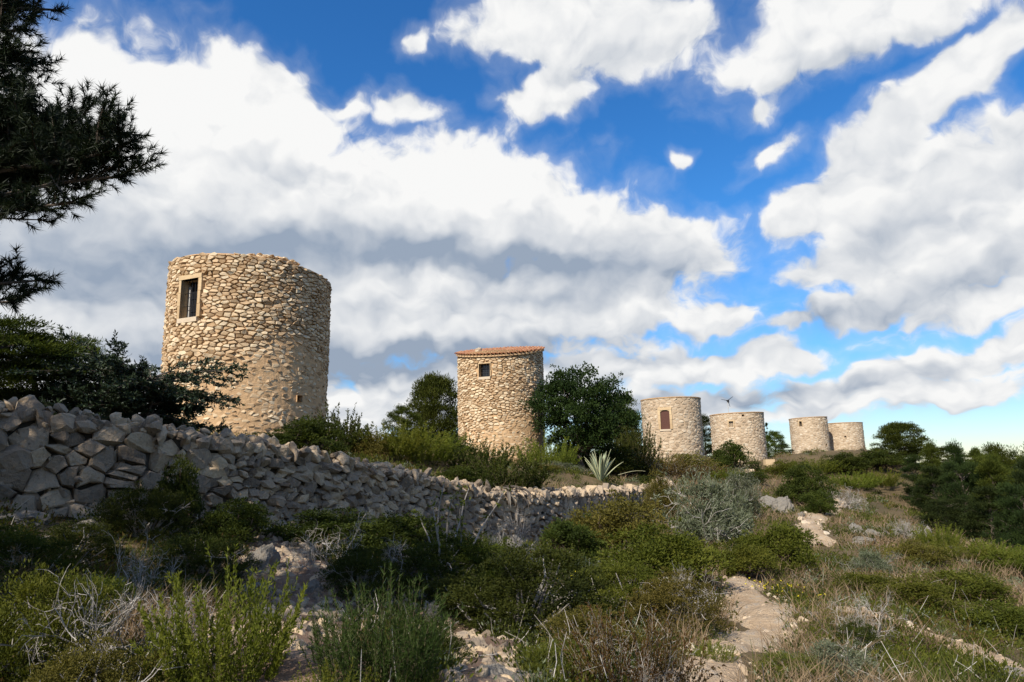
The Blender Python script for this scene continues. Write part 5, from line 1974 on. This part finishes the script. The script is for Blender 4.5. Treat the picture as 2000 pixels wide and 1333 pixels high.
BO = [boulder(500 + k).mesh('rock', MAT['rock'], False) for k in range(5)]
RK = [(170, 1046, 100, 40, 'flat grey slab lying below the near wall'), (40, 1022, 150, 40, 'bedrock ledge under the near wall foot'),
      (512, 1118, 80, 100, 'tall weathered rock at the left of the scree'), (500, 1172, 80, 60, 'rounded grey rock on the left edge of the scree'),
      (505, 1228, 80, 60, 'rough rock below the rounded one beside the scree'), (610, 1165, 60, 40, 'pale stone lying in the middle of the scree'),
      (965, 1335, 130, 60, 'knobbly pale rock on the bottom border'), (885, 1330, 90, 50, 'low grey rock left of the knobbly pale rock'), (1060, 1335, 90, 45, 'rock right of the knobbly pale rock at the bottom'),
      (843, 1225, 50, 75, 'upright grey rock in the shaded scrub'), (1010, 1085, 80, 50, 'grey rock showing at the foot of the middle wall'),
      (1672, 1042, 38, 32, 'pitted white karst outcrop right of the upper path'), (1706, 1052, 42, 34, 'second pitted outcrop touching the karst one'), (1688, 1060, 50, 22, 'low pale stone under the karst outcrop'),
      (1532, 1003, 50, 52, 'grey limestone knoll left of the upper path'), (1500, 988, 56, 26, 'low limestone ledge left of the knoll'), (1562, 1012, 30, 20, 'white stone at the foot of the knoll'),
      (1545, 1232, 42, 26, 'grey stone on the right edge of the bright path'), (1590, 1210, 55, 26, 'pale stone beyond the edge of the bright path'), (1685, 1292, 50, 30, 'whitish boulder under the grey twiggy bush'),
      (1812, 1048, 26, 26, 'upright white outcrop below the pines'), (1838, 1058, 34, 22, 'slanting white outcrop right of the upright one'), (1858, 1075, 50, 18, 'low broken outcrop at the pine border'),
      (1770, 1212, 40, 20, 'grey boulder at the start of the side path'), (1960, 1318, 60, 28, 'boulder beside the side path near the right edge'), (1748, 1092, 60, 20, 'flat pale rock in the dry grass'), (1885, 1100, 24, 12, 'small white stone among the yellow bushes')]
for k, (px, py, wp, hp, lab) in enumerate(RK):
    p = hit(px, py)
    o = link('rock', BO[k % 5])
    tag(o, lab, 'rock', 'limestone rocks on the slope')
    s = p[1] / 1333
    o.location = (p[0], p[1], p[2] + hp * s * .06)
    o.scale = (wp * s * 1.0, wp * s * .85, hp * s * 1.15)
    o.rotation_euler = (0, 0, k * 2.1)

# yellow block and steps by the fourth tower
p = at(1503, 912, 74)
bo = Geo(); box(bo, -.5, .5, -.35, .35, -.3, .42, None, .7); box(bo, -.62, .62, -.45, .45, -.5, -.296, None, .3)
o = bo.build('stone_block', MAT['sandstone'])
tag(o, 'yellow sandstone block at the foot of the turbine tower', 'block'); o.location = (p[0], p[1], gz(p[0], p[1]) + .35)
p = stand(1466, 56)
st = thing('stone_steps', 'short flight of grey stone steps below the turbine tower', 'steps', p - (0, 0, .1))
for k in range(4):
    for c in range(3):
        b_ = Geo(); box(b_, -.62 + c * .42, -.62 + c * .42 + .40, k * .32, k * .32 + .36, -.3 + k * .19, .14 + k * .19 + .015 * c, None, rng.random()); b_.build('step_stone', MAT['stone_pale'], st)

# ------------------------------------------------------------------ uncountable ground cover
def scatter(n, rmin, rmax, g, lo=-43, hi=43):
    a = np.radians(g.uniform(lo, hi, n)); r = np.exp(g.uniform(math.log(rmin), math.log(rmax), n))
    x, y = r * np.sin(a), r * np.cos(a)
    d, s, _ = poly_dist(x, y, W_LINE)
    keep = ~((d < .75) & (y < 37))
    for nm, P in PATHS.items():
        w = {'main': .44, 'upper': .55, 'side': .28, 'patch': .40, 'gully': .58, 'gully2': .30}[nm]
        dd, _, _ = poly_dist(x, y, P)
        keep &= dd > w * (.65 + .7 * g.random(n))
    for T in (T1, T2, T3, T4, T5, T6):
        keep &= np.hypot(x - T.c[0], y - T.c[1]) > T.r + .1
    x, y = x[keep], y[keep]
    return x, y, ground_z(x, y), (d * s)[keep]


def ground_cover():
    g = np.random.default_rng(91)
    # grasses
    for name, mat, n, lab, L0, thr in (('dry_grass', 'drygrass', 20000, 'dry straw-coloured grass over the open slope', .34, 0), ('green_grass', 'greengrass', 13000, 'short green grass between the shrubs', .24, 1)):
        x, y, z, sd = scatter(n, 3.2, 130, g)
        f = vnoise(x / 2.7, y / 2.7, 31) + .6 * vnoise(x / 0.9, y / 0.9, 33)
        shade = (x < 1.2 + .04 * y) & (y < 20)
        k = (f > -.02 + .55 * shade) if thr == 0 else (f < .12)
        x, y, z = x[k], y[k], z[k]
        per = 10
        m = len(x)
        dist = np.hypot(x, y)
        D = np.stack([g.normal(0, .38, m * per), g.normal(0, .38, m * per), np.ones(m * per)], 1)
        rad = np.repeat(.05 + .004 * dist, per)
        P = np.stack([np.repeat(x, per) + g.normal(0, 1, m * per) * rad, np.repeat(y, per) + g.normal(0, 1, m * per) * rad, np.repeat(z, per) - .03], 1)
        Wd = np.clip(.0035 + .0006 * np.repeat(dist, per), .004, .03)
        tall = np.repeat(g.uniform(.55, 1.3, m), per) * g.uniform(.6, 1.1, m * per) * L0 * (1 + .012 * np.clip(np.repeat(dist, per), 0, 40))
        G = Geo()
        col = np.clip(np.repeat(g.random(m), per) * .6 + g.random(m * per) * .4, 0, 1)
        blades(G, P, D, tall, Wd, g, col, bend=.4)
        o = G.build(name, MAT[mat], kind='stuff'); o['label'] = lab; o['category'] = 'grass'
    # low scrub of several tints
    for name, mat, n, lab, f0, f1, seed in (('low_scrub', 'lentisk', 8000, 'low dark scrub covering the shaded slope', -9, .02, 41), ('pale_scrub', 'olive', 2600, 'low grey-green scrub on the open slope', .10, 9, 43),
                                            ('brown_scrub', 'heath', 2600, 'low brown scrub between the bushes', .06, 9, 45), ('green_scrub', 'freshgreen', 8500, 'low green scrub over the slopes', -.03, 9, 47)):
        x, y, z, sd = scatter(n, 3.4, 120, g)
        f = vnoise(x / 2.2, y / 2.2, seed) + .5 * vnoise(x / .8, y / .8, seed + 1)
        k = (f > f0) & (f < f1)
        x, y, z = x[k], y[k], z[k]
        m = len(x); per = 34
        dist = np.hypot(x, y)
        size = g.uniform(.08, .22, m) * (1 + .022 * np.clip(dist, 0, 60))
        d = rand_dirs(m * per, g); d[:, 2] = np.abs(d[:, 2])
        P = np.stack([np.repeat(x, per), np.repeat(y, per), np.repeat(z, per)], 1) + d * np.repeat(size, per)[:, None] * g.uniform(.3, 1.1, (m * per, 1)) * (1, 1, .95)
        D = d + rand_dirs(m * per, g) * .8 + (0, 0, .5)
        Ls = .032 + .0022 * np.clip(np.repeat(dist, per), 0, 60)
        G = Geo()
        col = np.clip(np.repeat(g.random(m), per) * .5 + g.random(m * per) * .5, 0, 1)
        leaves(G, P, D, g.uniform(.7, 1.2, m * per) * Ls, Ls * .40, g, col)
        o = G.build(name, MAT[mat], kind='stuff'); o['label'] = lab; o['category'] = 'scrub'
    # fallen twigs and bare stalks
    x, y, z, sd = scatter(2600, 3.2, 26, g)
    G = Geo()
    for i in range(len(x)):
        d = g.normal(0, 1, 3) * (.8, .8, .3) + (0, 0, .8)
        tube(G, curve_pts((x[i], y[i], z[i] - .02), d, g.uniform(.15, .5), 3, g, .25), [.004, .0035, .003, .002], 3, g.random())
    o = G.build('dead_twigs', MAT['twig_grey'], kind='stuff'); o['label'] = 'bare grey twigs strewn through the scrub'; o['category'] = 'twigs'
    # loose stones on the paths and the scree
    G, G2 = Geo(), Geo()
    for nm, P in PATHS.items():
        w, cnt = {'main': (.95, 260), 'upper': (.8, 110), 'side': (.55, 45), 'patch': (.6, 80), 'gully': (.85, 1300), 'gully2': (.6, 480)}[nm]
        for k in range(cnt):
            q = P[g.integers(len(P))] + g.normal(0, w * .42, 2)
            V, F = ROCKS[g.integers(14)]
            s = (.03 + .13 * g.random() ** 2.5) * (1.0 if nm == 'main' or nm == 'side' else (2.0 if nm == 'upper' else 1.35))
            (G if 'gully' in nm else G2).add((V * s) @ rot3(g).T + (q[0], q[1], gz(q[0], q[1]) + .02), F, g.random())
    o = G.build('gravel', MAT['stone_grey'], kind='stuff'); o['label'] = 'loose grey stones on the shaded scree'; o['category'] = 'gravel'
    o = G2.build('gravel', MAT['path_stone'], kind='stuff'); o['label'] = 'loose cream stones along the bright paths'; o['category'] = 'gravel'


ground_cover()
# a few yellow flowers by the bright path and the shaded bush
G = Geo()
gf = np.random.default_rng(15)
for (px, py, n) in ((1500, 1165, 26), (1150, 1152, 22), (1560, 1180, 12), (520, 1010, 16)):
    c = hit(px, py)
    for k in range(n):
        q = c + gf.normal(0, .16, 3) * (1.4, 1.4, .3) + (0, 0, .18)
        a = rand_dirs(5, gf)
        leaves(G, np.repeat(q[None], 5, 0), a + (0, 0, .5), .022, .016, gf)
o = G.build('flowers', MAT['flower_yellow'], kind='stuff'); o['label'] = 'scattered small yellow flowers beside path and bushes'; o['category'] = 'flowers'
